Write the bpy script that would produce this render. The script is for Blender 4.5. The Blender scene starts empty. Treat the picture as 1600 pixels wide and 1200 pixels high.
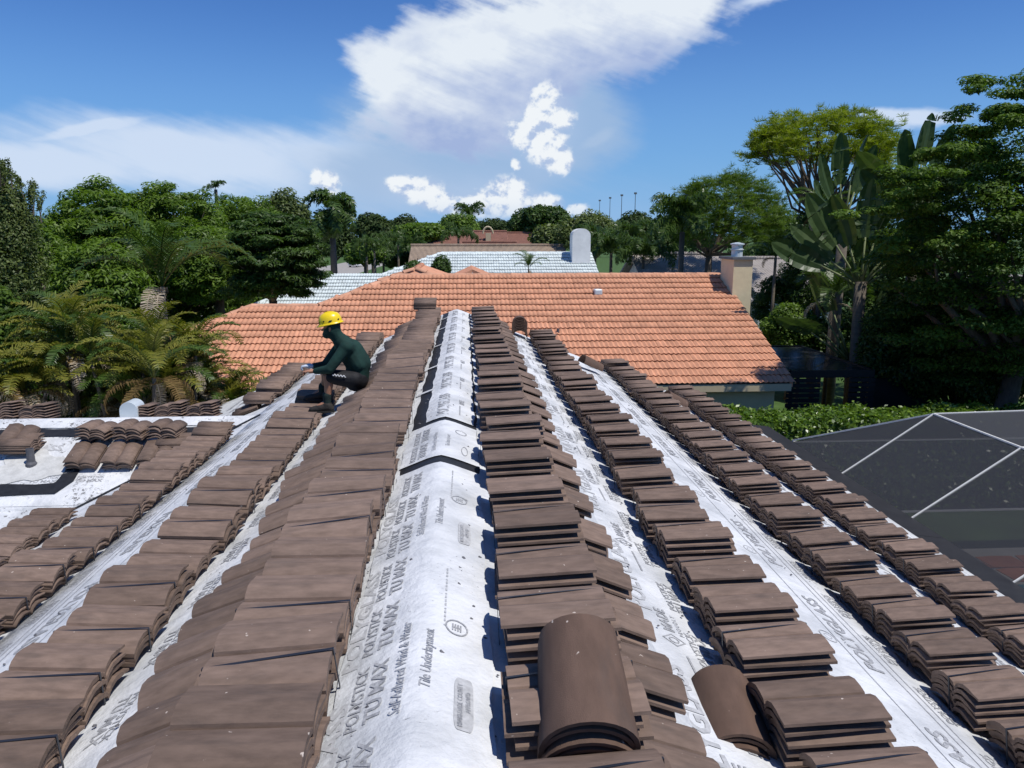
import bpy, bmesh, math, random
import numpy as np
from mathutils import Matrix, Vector
R = math.radians
scene = bpy.context.scene
COL = scene.collection
random.seed(7)

# ------------------------------------------------------------------ camera
CAM = np.array([0.0, 0.0, 7.0]); FPX = 1180.0
PIT = math.atan((600 - 365) / FPX); YAW = math.atan((800 - 727) / FPX * math.cos(PIT))
cd = bpy.data.cameras.new('camera'); cam = bpy.data.objects.new('camera', cd); COL.objects.link(cam)
cam.location = CAM; cam.rotation_euler = (R(90) - PIT, 0, -YAW)
cd.sensor_width = 36; cd.lens = 36 * FPX / 1600; cd.clip_start = 0.05; cd.clip_end = 3000
scene.camera = cam
_F = np.array([math.sin(YAW) * math.cos(PIT), math.cos(YAW) * math.cos(PIT), -math.sin(PIT)])
_Rt = np.array([math.cos(YAW), -math.sin(YAW), 0.0])
_U = np.cross(_Rt, _F)
def ray(px, py):
    d = _F + _Rt * (px - 800) / FPX + _U * (600 - py) / FPX
    return d / np.linalg.norm(d)
def at_Y(px, py, Y):
    d = ray(px, py); return CAM + d * (Y / d[1])
def at_Z(px, py, z):
    d = ray(px, py); return CAM + d * ((z - CAM[2]) / d[2])
def proj(p):
    v = np.asarray(p, float) - CAM; w = v @ _F
    return 800 + FPX * (v @ _Rt) / w, 600 - FPX * (v @ _U) / w

# ------------------------------------------------------------------ sun, sky, exposure
SUN = Vector((0.36, -0.28, 0.885)).normalized()
sl = bpy.data.lights.new('sun', 'SUN'); sl.energy = 4.4; sl.angle = R(0.53); sl.color = (1.0, 0.96, 0.9)
so = bpy.data.objects.new('sun', sl); COL.objects.link(so); so.location = (20, -10, 40)
so.rotation_euler = (-SUN).to_track_quat('-Z', 'Y').to_euler()
scene.view_settings.view_transform = 'Standard'; scene.view_settings.look = 'None'
scene.view_settings.exposure = 0.0; scene.view_settings.gamma = 1.0; scene.view_settings.use_curve_mapping = False
scene.cycles.max_bounces = 6; scene.cycles.transparent_max_bounces = 16

class X:                                   # tiny expression builder for math nodes
    nt = None
    def __init__(s, k): s.k = k
    @staticmethod
    def op(o, *a, clamp=False):
        n = X.nt.nodes.new('ShaderNodeMath'); n.operation = o; n.use_clamp = clamp
        for i, v in enumerate(a):
            if isinstance(v, X): X.nt.links.new(v.k, n.inputs[i])
            else: n.inputs[i].default_value = v
        return X(n.outputs[0])
    def __add__(s, o): return X.op('ADD', s, o)
    __radd__ = __add__
    def __sub__(s, o): return X.op('SUBTRACT', s, o)
    def __rsub__(s, o): return X.op('SUBTRACT', o, s)
    def __mul__(s, o): return X.op('MULTIPLY', s, o)
    __rmul__ = __mul__
    def sat(s): return X.op('ADD', s, 0.0, clamp=True)
    def mx(s, o): return X.op('MAXIMUM', s, o)
def sstep(x, a, b):
    n = X.nt.nodes.new('ShaderNodeMapRange'); n.interpolation_type = 'SMOOTHSTEP'
    X.nt.links.new(x.k, n.inputs[0]); n.inputs[1].default_value = a; n.inputs[2].default_value = b
    return X(n.outputs[0])
def xnoise(u, v, su, sv, detail, w=0.0, rough=0.55):
    c = X.nt.nodes.new('ShaderNodeCombineXYZ')
    for i, e in enumerate((u * su, v * sv)): X.nt.links.new(e.k, c.inputs[i])
    c.inputs[2].default_value = w
    n = X.nt.nodes.new('ShaderNodeTexNoise'); n.inputs['Scale'].default_value = 1; n.inputs['Detail'].default_value = detail
    n.inputs['Roughness'].default_value = rough
    X.nt.links.new(c.outputs[0], n.inputs['Vector']); return X(n.outputs[0]) - 0.5
def xmix(f, a, b):
    n = X.nt.nodes.new('ShaderNodeMix'); n.data_type = 'RGBA'
    X.nt.links.new(f.k, n.inputs[0])
    for i, c in ((6, a), (7, b)):
        if isinstance(c, tuple): n.inputs[i].default_value = (*c, 1)
        else: X.nt.links.new(c, n.inputs[i])
    return n.outputs[2]

world = bpy.data.worlds.new('World'); scene.world = world; world.use_nodes = True
world.cycles.sampling_method = 'MANUAL'; world.cycles.sample_map_resolution = 256
nt = world.node_tree; nt.nodes.clear(); X.nt = nt
sky = nt.nodes.new('ShaderNodeTexSky'); sky.sky_type = 'NISHITA'; sky.sun_disc = False
sky.sun_elevation = math.asin(SUN.z); sky.sun_rotation = math.atan2(SUN.x, SUN.y)
sky.air_density = 1.0; sky.dust_density = 0.1; sky.ozone_density = 3.0; sky.altitude = 0
SKYS = 0.1
tc = nt.nodes.new('ShaderNodeTexCoord'); sp = nt.nodes.new('ShaderNodeSeparateXYZ'); nt.links.new(tc.outputs['Generated'], sp.inputs[0])
dx, dy, dz = (X(sp.outputs[i]) for i in range(3))
U = X.op('ARCTAN2', dx, dy) * 1180.0; V = X.op('ARCSINE', dz) * 1180.0
def uv(px, py):
    d = ray(px, py); return math.atan2(d[0], d[1]) * 1180, math.asin(d[2]) * 1180
wa = xnoise(U, V, 0.006, 0.012, 5, 3.1); wb = xnoise(U, V, 0.006, 0.012, 5, 9.7)
Uw = U + wa * 70.0; Vw = V + wb * 50.0
def blob(u, v, px, py, rx, ry, rot=0.0):      # 1 at the centre, 0 on the rim; rot counter-clockwise in degrees
    cu, cv = uv(px, py); c, s = math.cos(R(rot)), math.sin(R(rot))
    a = ((u - cu) * c + (v - cv) * s) * (1 / rx); b = ((v - cv) * c - (u - cu) * s) * (1 / ry)
    return 1.0 - X.op('SQRT', a * a + b * b)
def union(l):
    r = l[0]
    for e in l[1:]: r = r.mx(e)
    return r
fine = xnoise(U, V, 0.02, 0.03, 6, 1.3); streak = xnoise(U * 0.94 + V * -0.34, V * 0.94 + U * 0.34, 0.004, 0.03, 5, 5.5)
# the anvil
anv = union([blob(Uw, Vw, 880, 60, 265, 92, 17), blob(Uw, Vw, 700, 95, 150, 72, 20), blob(Uw, Vw, 625, 135, 95, 62, -28),
             blob(Uw, Vw, 1020, 10, 150, 70, 28), blob(Uw, Vw, 735, 160, 170, 75, 10), blob(Uw, Vw, 880, -60, 190, 70, 10)])
anv_a = sstep(anv + streak * 0.95 + fine * 0.75, -0.10, 0.40) * 0.98
veil = union([blob(Uw, Vw, 745, 205, 250, 130, 0), blob(Uw, Vw, 870, 190, 140, 110, 0), blob(Uw, Vw, 700, 275, 260, 75, 0)])
veil_a = sstep(veil + streak * 0.4 + fine * 0.2, 0.0, 0.5) * 0.88
cir = union([blob(Uw, Vw, 330, 250, 340, 66, -4), blob(Uw, Vw, 560, 265, 220, 66, -8), blob(Uw, Vw, 60, 262, 240, 50, 2), blob(Uw, Vw, 150, 205, 120, 16, 12),
             blob(Uw, Vw, 1195, 3, 70, 14, 14), blob(Uw, Vw, 1420, 183, 80, 14, -3), blob(Uw, Vw, 925, 218, 40, 14, 25)])
cir_a = sstep(cir + streak * 0.8 + fine * 0.25, 0.0, 0.75) * 0.88
low = sstep(V * -1.0 + streak * 60.0, -115.0, 10.0) * sstep(blob(U, V, 620, 320, 620, 600, 0), 0.0, 0.5) * 0.55
# cumulus: cauliflower noise on fixed puffs, lit from the upper left
cn1 = xnoise(U, V, 0.042, 0.046, 5, 2.2, 0.62); cn2 = xnoise(U - 7.0, V + 9.0, 0.042, 0.046, 3, 2.2, 0.62)
Uf = U + fine * 30.0; Vf = V + wa * 30.0
cu = union([blob(Uf, Vf, 852, 158, 30, 34, -30), blob(Uf, Vf, 876, 188, 24, 24), blob(Uf, Vf, 838, 180, 32, 26), blob(Uf, Vf, 822, 212, 38, 26, -25),
            blob(Uf, Vf, 852, 228, 42, 32, -20), blob(Uf, Vf, 874, 250, 28, 24), blob(Uf, Vf, 806, 257, 10, 9),
            blob(Uf, Vf, 795, 298, 36, 26), blob(Uf, Vf, 770, 320, 70, 24), blob(Uf, Vf, 845, 322, 40, 24),
            blob(Uf, Vf, 660, 300, 45, 26, -20), blob(Uf, Vf, 690, 318, 46, 22, -15), blob(Uf, Vf, 625, 284, 26, 14),
            blob(Uf, Vf, 512, 285, 18, 20), blob(Uf, Vf, 492, 275, 12, 16), blob(Uf, Vf, 905, 330, 24, 16)])
cum = cu * 2.1 + cn1 * 1.7
cum_a = sstep(cum, -0.16, 0.95)
soft = sstep(union([blob(Uf, Vf, 850, 205, 80, 100), blob(Uf, Vf, 770, 305, 130, 50), blob(Uf, Vf, 650, 300, 90, 40)]), 0.0, 1.0)
grey = sstep(union([blob(Uw, Vw, 850, 160, 260, 100, 16), blob(Uw, Vw, 740, 230, 200, 90)]) + streak * 0.7, -0.12, 0.55)
skyc = nt.nodes.new('ShaderNodeVectorMath'); skyc.operation = 'MULTIPLY'
skyc.inputs[1].default_value = (SKYS * 0.42, SKYS * 0.70, SKYS * 1.14); nt.links.new(sky.outputs[0], skyc.inputs[0])
c = skyc.outputs[0]
c = xmix(sstep(V * -1.0, -330.0, 0.0) * 0.85, c, (0.20, 0.43, 0.76))
c = xmix(low, c, (0.36, 0.54, 0.82))
c = xmix(cir_a, c, (0.66, 0.76, 0.92))
c = xmix(veil_a, c, (0.35, 0.50, 0.73))
anvc = xmix((grey * 0.80 + wa * 0.8 + fine * 1.1 + streak * 0.6).sat(), (0.80, 0.86, 0.93), (0.36, 0.46, 0.72))
c = xmix(anv_a, c, anvc)
c = xmix(soft * 0.25, c, (0.6, 0.7, 0.9))
cumc = xmix(sstep(cum * 0.42 + (cn1 - cn2) * 3.4 + wa * 0.7, -0.25, 0.62), (0.44, 0.55, 0.77), (0.87, 0.91, 0.95))
c = xmix(cum_a * sstep(V, -20.0, 60.0), c, cumc)
bg = nt.nodes.new('ShaderNodeBackground'); bg.inputs[1].default_value = 1.0; nt.links.new(c, bg.inputs[0])
wo = nt.nodes.new('ShaderNodeOutputWorld'); nt.links.new(bg.outputs[0], wo.inputs[0])

# ------------------------------------------------------------------ helpers
def tag(o, label=None, cat=None, group=None, kind=None):
    for k, v in (('label', label), ('category', cat), ('group', group), ('kind', kind)):
        if v: o[k] = v
    return o
def empty(name, loc=(0, 0, 0), rz=0.0, label=None, cat=None, group=None):
    o = bpy.data.objects.new(name, None); COL.objects.link(o); o.location = loc; o.rotation_euler = (0, 0, rz)
    o.empty_display_size = 0.2; return tag(o, label, cat, group)
def new_mesh(name, V_, F_, mat=None, smooth=False, rnd=None):
    """V_ (n,3) array; F_ list of faces or (m,k) array"""
    me = bpy.data.meshes.new(name); V_ = np.asarray(V_, np.float32)
    if isinstance(F_, np.ndarray):
        m, k = F_.shape
        me.vertices.add(len(V_)); me.vertices.foreach_set('co', V_.ravel())
        me.loops.add(m * k); me.loops.foreach_set('vertex_index', F_.astype(np.int32).ravel())
        me.polygons.add(m); me.polygons.foreach_set('loop_start', np.arange(0, m * k, k, dtype=np.int32))
        me.update(calc_edges=True); me.validate()
    else:
        me.from_pydata([tuple(map(float, v)) for v in V_], [], F_); me.update()
    if smooth: me.polygons.foreach_set('use_smooth', np.ones(len(me.polygons), bool))
    if rnd is not None:
        a = me.attributes.new('rnd', 'FLOAT', 'POINT'); a.data.foreach_set('value', np.asarray(rnd, np.float32))
    if mat: me.materials.append(mat)
    return me
def obj(name, me, parent=None, loc=None, rot=None):
    o = bpy.data.objects.new(name, me); COL.objects.link(o)
    if parent: o.parent = parent
    if loc is not None: o.location = loc
    if rot is not None: o.rotation_euler = rot
    return o
class MB:
    """collects shapes into one mesh"""
    def __init__(s): s.v = []; s.f = []
    def add(s, v, f):
        b = len(s.v); s.v.extend([tuple(map(float, p)) for p in v]); s.f.extend([tuple(int(i) + b for i in q) for q in f]); return s
    def hexa(s, p):       # 8 corners: bottom 4 ccw, top 4 ccw
        return s.add(p, [(3, 2, 1, 0), (4, 5, 6, 7), (0, 1, 5, 4), (1, 2, 6, 5), (2, 3, 7, 6), (3, 0, 4, 7)])
    def box(s, x0, x1, y0, y1, z0, z1):
        return s.hexa([(x0, y0, z0), (x1, y0, z0), (x1, y1, z0), (x0, y1, z0), (x0, y0, z1), (x1, y0, z1), (x1, y1, z1), (x0, y1, z1)])
    def bar(s, a, b, w, h, up=(0, 0, 1)):
        a = np.array(a, float); b = np.array(b, float); d = b - a; d /= np.linalg.norm(d)
        r = np.cross(d, up); r /= np.linalg.norm(r); u = np.cross(r, d)
        q = [(-w / 2, -h / 2), (w / 2, -h / 2), (w / 2, h / 2), (-w / 2, h / 2)]
        v = [p + r * i + u * j for p in (a, b) for i, j in q]
        return s.add(v, [(3, 2, 1, 0), (4, 5, 6, 7), (0, 1, 5, 4), (1, 2, 6, 5), (2, 3, 7, 6), (3, 0, 4, 7)])
    def tube(s, pts, rad, n=8, cap=True):
        pts = [np.array(p, float) for p in pts]; rad = rad if hasattr(rad, '__len__') else [rad] * len(pts)
        v = []; f = []; prev = None
        for i, p in enumerate(pts):
            d = pts[min(i + 1, len(pts) - 1)] - pts[max(i - 1, 0)]; d = d / (np.linalg.norm(d) + 1e-9)
            if prev is None:
                r = np.cross(d, (0, 0, 1.0)); r = r if np.linalg.norm(r) > 1e-3 else np.cross(d, (1.0, 0, 0))
            else: r = prev - d * (prev @ d)
            r /= np.linalg.norm(r); prev = r; u = np.cross(d, r)
            for k in range(n):
                a = 2 * math.pi * k / n; v.append(p + rad[i] * (r * math.cos(a) + u * math.sin(a)))
        for i in range(len(pts) - 1):
            for k in range(n):
                k2 = (k + 1) % n; f.append((i * n + k, i * n + k2, (i + 1) * n + k2, (i + 1) * n + k))
        if cap: f.append(tuple(range(n - 1, -1, -1))); f.append(tuple((len(pts) - 1) * n + k for k in range(n)))
        return s.add(v, f)
    def lathe(s, prof, n=16, c=(0, 0, 0)):
        v = []; f = []
        for r, z in prof:
            for k in range(n):
                a = 2 * math.pi * k / n; v.append((c[0] + r * math.cos(a), c[1] + r * math.sin(a), c[2] + z))
        for i in range(len(prof) - 1):
            for k in range(n):
                k2 = (k + 1) % n; f.append((i * n + k, i * n + k2, (i + 1) * n + k2, (i + 1) * n + k))
        f.append(tuple(range(n - 1, -1, -1))); f.append(tuple((len(prof) - 1) * n + k for k in range(n)))
        return s.add(v, f)
    def prism(s, poly, t, axis=(0, 0, -1)):      # planar polygon of 3-D points, extruded by t along axis
        a = np.array(axis, float) * t; n = len(poly); v = [np.array(p, float) for p in poly]; v += [p + a for p in v]
        return s.add(v, [tuple(range(n)), tuple(range(2 * n - 1, n - 1, -1))] + [(i, i + n, (i + 1) % n + n, (i + 1) % n) for i in range(n)])
    def build(s, name, mat, parent=None, smooth=False, bevel=0.0):
        me = new_mesh(name, np.array(s.v, np.float32), s.f, mat, smooth)
        bm = bmesh.new(); bm.from_mesh(me); bmesh.ops.recalc_face_normals(bm, faces=bm.faces)
        if bevel: bmesh.ops.bevel(bm, geom=list(bm.edges), offset=bevel, segments=1, affect='EDGES', clamp_overlap=True)
        bm.to_mesh(me); bm.free()
        return obj(name, me, parent)
def copy_tree(o, parent=None):
    c_ = o.copy(); COL.objects.link(c_); c_.parent = parent
    for ch in list(o.children): copy_tree(ch, c_)
    return c_

# ------------------------------------------------------------------ materials
def nodes_of(m):
    m.use_nodes = True; t = m.node_tree; return t, t.nodes['Principled BSDF']
def N(t, kind, **kw):
    n = t.nodes.new(kind)
    for k, v in kw.items(): n.inputs[k.replace('_', ' ')].default_value = v
    return n
def material(name, col, rough=0.7, var=0.15, scale=6.0, bump=0.0, bscale=60.0, spec=0.3, stretch=(1, 1, 1), col2=None, metal=0.0, rndvar=0.0, coat=0.0, chips=0.0):
    m = bpy.data.materials.new(name); t, b = nodes_of(m); L = t.links.new
    b.inputs['Roughness'].default_value = rough; b.inputs['Specular IOR Level'].default_value = spec; b.inputs['Metallic'].default_value = metal
    b.inputs['Coat Weight'].default_value = coat
    co = N(t, 'ShaderNodeTexCoord'); mp = N(t, 'ShaderNodeMapping'); mp.inputs['Scale'].default_value = stretch; L(co.outputs['Object'], mp.inputs[0])
    nz = N(t, 'ShaderNodeTexNoise', Scale=scale, Detail=6.0, Roughness=0.6); vec = mp.outputs[0]
    if rndvar:
        oi = N(t, 'ShaderNodeObjectInfo'); at = N(t, 'ShaderNodeAttribute'); at.attribute_name = 'rnd'
        ad = N(t, 'ShaderNodeMath'); ad.operation = 'ADD'; L(oi.outputs['Random'], ad.inputs[0]); L(at.outputs['Fac'], ad.inputs[1])
        sh_ = N(t, 'ShaderNodeVectorMath'); sh_.operation = 'MULTIPLY_ADD'; L(ad.outputs[0], sh_.inputs[0]); sh_.inputs[1].default_value = (57.0, 83.0, 31.0); L(vec, sh_.inputs[2]); vec = sh_.outputs[0]
    L(vec, nz.inputs['Vector'])
    rp = N(t, 'ShaderNodeMapRange'); rp.inputs[1].default_value = 0.3; rp.inputs[2].default_value = 0.7; L(nz.outputs[0], rp.inputs[0])
    mx = N(t, 'ShaderNodeMix'); mx.data_type = 'RGBA'
    c2 = col2 or tuple(x * (1 + var) for x in col); c1 = col if col2 else tuple(x * (1 - var) for x in col)
    mx.inputs[6].default_value = (*c1, 1); mx.inputs[7].default_value = (*c2, 1); L(rp.outputs[0], mx.inputs[0])
    out = mx.outputs[2]
    if rndvar:
        fr = N(t, 'ShaderNodeMath'); fr.operation = 'FRACT'; L(ad.outputs[0], fr.inputs[0])
        mr = N(t, 'ShaderNodeMapRange'); mr.inputs[3].default_value = 1 - rndvar; mr.inputs[4].default_value = 1 + rndvar; L(fr.outputs[0], mr.inputs[0])
        vm = N(t, 'ShaderNodeVectorMath'); vm.operation = 'SCALE'; L(out, vm.inputs[0]); L(mr.outputs[0], vm.inputs['Scale']); out = vm.outputs[0]
    if chips:
        nc = N(t, 'ShaderNodeTexNoise', Scale=chips, Detail=2.0, Roughness=0.5); sc2 = N(t, 'ShaderNodeVectorMath'); sc2.operation = 'MULTIPLY_ADD'; L(ad.outputs[0], sc2.inputs[0]); sc2.inputs[1].default_value = (17.0, 29.0, 11.0); L(co.outputs['Object'], sc2.inputs[2]); L(sc2.outputs[0], nc.inputs['Vector'])
        rc = N(t, 'ShaderNodeMapRange'); rc.inputs[1].default_value = 0.745; rc.inputs[2].default_value = 0.785; L(nc.outputs[0], rc.inputs[0])
        mc = N(t, 'ShaderNodeMix'); mc.data_type = 'RGBA'; mc.inputs[7].default_value = (.55, .47, .40, 1); L(rc.outputs[0], mc.inputs[0]); L(out, mc.inputs[6]); out = mc.outputs[2]
        nd = N(t, 'ShaderNodeTexNoise', Scale=scale * .55, Detail=3.0, Roughness=0.5); L(vec, nd.inputs['Vector'])
        rd = N(t, 'ShaderNodeMapRange'); rd.inputs[1].default_value = 0.56; rd.inputs[2].default_value = 0.72; rd.inputs[4].default_value = 0.38; L(nd.outputs[0], rd.inputs[0])
        md = N(t, 'ShaderNodeMix'); md.data_type = 'RGBA'; md.inputs[7].default_value = (.075, .062, .055, 1); L(rd.outputs[0], md.inputs[0]); L(out, md.inputs[6]); out = md.outputs[2]
    L(out, b.inputs['Base Color'])
    if bump:
        n2 = N(t, 'ShaderNodeTexNoise', Scale=bscale, Detail=4.0); L(mp.outputs[0], n2.inputs['Vector'])
        bp = N(t, 'ShaderNodeBump', Strength=bump, Distance=0.01); L(n2.outputs[0], bp.inputs['Height']); L(bp.outputs[0], b.inputs['Normal'])
    m['_'] = 1
    return m
def leafmat(name, c1, c2, rough=0.45, trans=0.35, spec=0.4):
    m = bpy.data.materials.new(name); t, b = nodes_of(m); L = t.links.new
    at = N(t, 'ShaderNodeAttribute'); at.attribute_name = 'rnd'
    mx = N(t, 'ShaderNodeMix'); mx.data_type = 'RGBA'; mx.inputs[6].default_value = (*c1, 1); mx.inputs[7].default_value = (*c2, 1)
    L(at.outputs['Fac'], mx.inputs[0]); L(mx.outputs[2], b.inputs['Base Color'])
    b.inputs['Roughness'].default_value = rough; b.inputs['Specular IOR Level'].default_value = spec
    tr = N(t, 'ShaderNodeBsdfTranslucent'); sc = N(t, 'ShaderNodeVectorMath'); sc.operation = 'MULTIPLY'; sc.inputs[1].default_value = (1.2, 1.35, 0.5)
    L(mx.outputs[2], sc.inputs[0]); L(sc.outputs[0], tr.inputs[0])
    ms = N(t, 'ShaderNodeMixShader'); ms.inputs[0].default_value = trans
    L(b.outputs[0], ms.inputs[1]); L(tr.outputs[0], ms.inputs[2]); L(ms.outputs[0], t.nodes['Material Output'].inputs[0])
    return m
M = {}
M['brown'] = material('brown_concrete', (0.178, 0.125, 0.097), 0.8, 0.24, 5.0, 0.35, 150.0, 0.22, (1.6, 5, 5), rndvar=0.22, chips=34.0)
M['ridge_tile'] = material('brown_ridge_concrete', (0.120, 0.076, 0.056), 0.8, 0.16, 5.0, 0.4, 160.0, 0.22, (3, 1.2, 3), rndvar=0.05, chips=26.0)
M['red'] = material('terracotta_tile', (0.55, 0.268, 0.160), 0.8, 0.14, 3.0, 0.15, 80.0, 0.2, rndvar=0.08)
M['redcap'] = material('terracotta_cap', (0.54, 0.285, 0.18), 0.8, 0.25, 2.0, 0.15, 80.0, 0.2, rndvar=0.08)
M['greytile'] = material('pale_grey_tile', (0.58, 0.64, 0.63), 0.6, 0.10, 2.0, rndvar=0.08)
M['beigetile'] = material('beige_tile', (0.55, 0.40, 0.28), 0.8, 0.15, 2.0, rndvar=0.12)
M['pinktile'] = material('pink_tile', (0.42, 0.20, 0.14), 0.8, 0.16, 2.0, rndvar=0.14)
M['whitetile'] = material('off_white_tile', (0.66, 0.60, 0.56), 0.75, 0.10, 2.0, rndvar=0.10)
M['cream'] = material('cream_stucco', (0.62, 0.50, 0.29), 0.9, 0.06, 3.0, 0.3, 40.0)
M['creamrough'] = material('cream_knockdown_stucco', (0.74, 0.63, 0.41), 0.9, 0.06, 3.0, 0.6, 7.0)
M['fascia'] = material('cream_fascia', (0.50, 0.42, 0.27), 0.6, 0.05)
M['whitestucco'] = material('weathered_white_stucco', (0.78, 0.78, 0.76), 0.9, 0.12, 1.5, 0.4, 20.0)
M['shade'] = material('dark_soffit', (0.10, 0.09, 0.08), 0.8, 0.1)
M['black'] = material('black_membrane', (0.018, 0.019, 0.022), 0.55, 0.3, 14.0, 0.3, 90.0)
M['drip'] = material('dark_drip_edge', (0.028, 0.028, 0.030), 0.45, 0.2, 4.0)
M['galv'] = material('galvanised_metal', (0.62, 0.68, 0.70), 0.4, 0.06, 5.0, metal=0.25)
M['lead'] = material('dark_lead', (0.10, 0.10, 0.11), 0.6, 0.2, 20.0)
M['mastic'] = material('grey_mastic', (0.50, 0.50, 0.48), 0.8, 0.18, 9.0, 0.5, 30.0)
M['alu'] = material('white_aluminium', (0.74, 0.73, 0.68), 0.45, 0.05)
M['bronze'] = material('dark_bronze_metal', (0.012, 0.014, 0.018), 0.4, 0.2, 3.0)
M['louvre'] = material('glossy_dark_louvre', (0.02, 0.022, 0.026), 0.16, 0.2, 3.0, spec=0.6)
M['grass'] = material('lawn_grass', (0.055, 0.105, 0.022), 0.9, 0.35, 1.2, 0.6, 30.0)
M['asphalt'] = material('pale_asphalt', (0.32, 0.30, 0.27), 0.9, 0.12, 1.0)
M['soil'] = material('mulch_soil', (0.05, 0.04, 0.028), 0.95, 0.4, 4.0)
M['bark'] = material('grey_bark', (0.13, 0.10, 0.075), 0.9, 0.3, 6.0, 0.6, 30.0, stretch=(2, 2, 0.6))
M['palmbark'] = material('palm_trunk', (0.13, 0.11, 0.085), 0.9, 0.25, 5.0, 0.6, 12.0, stretch=(0.5, 0.5, 5))
M['deck'] = material('terracotta_flagstone', (0.36, 0.13, 0.075), 0.8, 0.2, 2.0)
M['paint_white'] = material('white_car_paint', (0.78, 0.79, 0.80), 0.25, 0.02, coat=0.6)
M['paint_dark'] = material('dark_car_paint', (0.03, 0.035, 0.04), 0.25, 0.05, coat=0.6)
M['glass'] = material('dark_window_glass', (0.012, 0.015, 0.018), 0.06, 0.05, spec=0.7)
M['rubber'] = material('tyre_rubber', (0.015, 0.015, 0.015), 0.85, 0.1)
M['pole'] = material('grey_pole', (0.12, 0.13, 0.14), 0.6, 0.1)

def print_material():
    m = bpy.data.materials.new('grey_print'); t, b = nodes_of(m); L = t.links.new
    co = N(t, 'ShaderNodeTexCoord'); nz = N(t, 'ShaderNodeTexNoise', Scale=45.0, Detail=6.0, Roughness=0.7); L(co.outputs['Object'], nz.inputs['Vector'])
    rp = N(t, 'ShaderNodeValToRGB'); rp.color_ramp.elements[0].position = 0.42; rp.color_ramp.elements[0].color = (0.25, 0.255, 0.265, 1)
    rp.color_ramp.elements[1].position = 0.68; rp.color_ramp.elements[1].color = (0.48, 0.485, 0.49, 1)
    L(nz.outputs[0], rp.inputs[0]); L(rp.outputs[0], b.inputs['Base Color']); b.inputs['Roughness'].default_value = 0.8
    return m
M['print'] = print_material()
M['printpale'] = material('pale_grey_print', (0.42, 0.425, 0.43), 0.8, 0.2, 40.0)

def sheet_material(name, dirt, lo=0.45, sp=38.0):
    m = bpy.data.materials.new(name); t, b = nodes_of(m); L = t.links.new
    co = N(t, 'ShaderNodeTexCoord'); b.inputs['Roughness'].default_value = 0.65; b.inputs['Specular IOR Level'].default_value = 0.25
    n1 = N(t, 'ShaderNodeTexNoise', Scale=2.2, Detail=8.0, Roughness=0.65); L(co.outputs['Object'], n1.inputs['Vector'])
    r1 = N(t, 'ShaderNodeValToRGB'); e = r1.color_ramp.elements; e[0].position = 0.3; e[0].color = (0.43, 0.445, 0.455, 1); e[1].position = 0.60; e[1].color = (0.67, 0.68, 0.685, 1)
    L(n1.outputs[0], r1.inputs[0])
    # scuffs and dark specks, gathered in patches
    n2 = N(t, 'ShaderNodeTexNoise', Scale=sp, Detail=6.0, Roughness=0.72, Distortion=0.6); L(co.outputs['Object'], n2.inputs['Vector'])
    n3 = N(t, 'ShaderNodeTexNoise', Scale=1.7, Detail=4.0, Roughness=0.6); L(co.outputs['Object'], n3.inputs['Vector'])
    m3 = N(t, 'ShaderNodeMapRange'); m3.inputs[1].default_value = lo; m3.inputs[2].default_value = lo + 0.3; m3.inputs[3].default_value = 0.0; m3.inputs[4].default_value = dirt
    L(n3.outputs[0], m3.inputs[0])
    ad = N(t, 'ShaderNodeMath'); ad.operation = 'ADD'; L(n2.outputs[0], ad.inputs[0]); L(m3.outputs[0], ad.inputs[1])
    m4 = N(t, 'ShaderNodeMapRange'); m4.inputs[1].default_value = 0.70; m4.inputs[2].default_value = 0.78; L(ad.outputs[0], m4.inputs[0])
    mx = N(t, 'ShaderNodeMix'); mx.data_type = 'RGBA'; mx.inputs[7].default_value = (0.07, 0.065, 0.06, 1)
    sc = N(t, 'ShaderNodeMath'); sc.operation = 'MULTIPLY'; sc.inputs[1].default_value = 0.85; L(m4.outputs[0], sc.inputs[0])
    L(sc.outputs[0], mx.inputs[0]); L(r1.outputs[0], mx.inputs[6]); L(mx.outputs[2], b.inputs['Base Color'])
    n5 = N(t, 'ShaderNodeTexNoise', Scale=8.0, Detail=5.0, Roughness=0.6); L(co.outputs['Object'], n5.inputs['Vector'])
    bp = N(t, 'ShaderNodeBump', Strength=0.85, Distance=0.03); L(n5.outputs[0], bp.inputs['Height']); L(bp.outputs[0], b.inputs['Normal'])
    return m
M['sheet'] = sheet_material('white_underlayment', 0.20)
M['sheetdirty'] = sheet_material('scuffed_underlayment', 0.21, 0.34, 17.0)

# ================================================================== the ground and the street
def quad_sheet(name, pts, mat, kind='structure'):
    o = obj(name, new_mesh(name, np.array(pts, float), [tuple(range(len(pts)))], mat)); o['kind'] = kind; return o
quad_sheet('ground', [(-900, -300, 0), (900, -300, 0), (900, 1500, 0), (-900, 1500, 0)], M['grass'])
quad_sheet('street', [(-44, 58, .012), (-15, 66, .012), (-17, 80, .012), (-20, 110, .012), (-16, 260, .012), (-27, 260, .012), (-33, 110, .012), (-46, 74, .012)], M['asphalt'])
quad_sheet('driveway', [(-34, 40, .008), (-12.5, 44, .008), (-13.5, 64, .008), (-33, 60, .008)], M['asphalt'])

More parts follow.
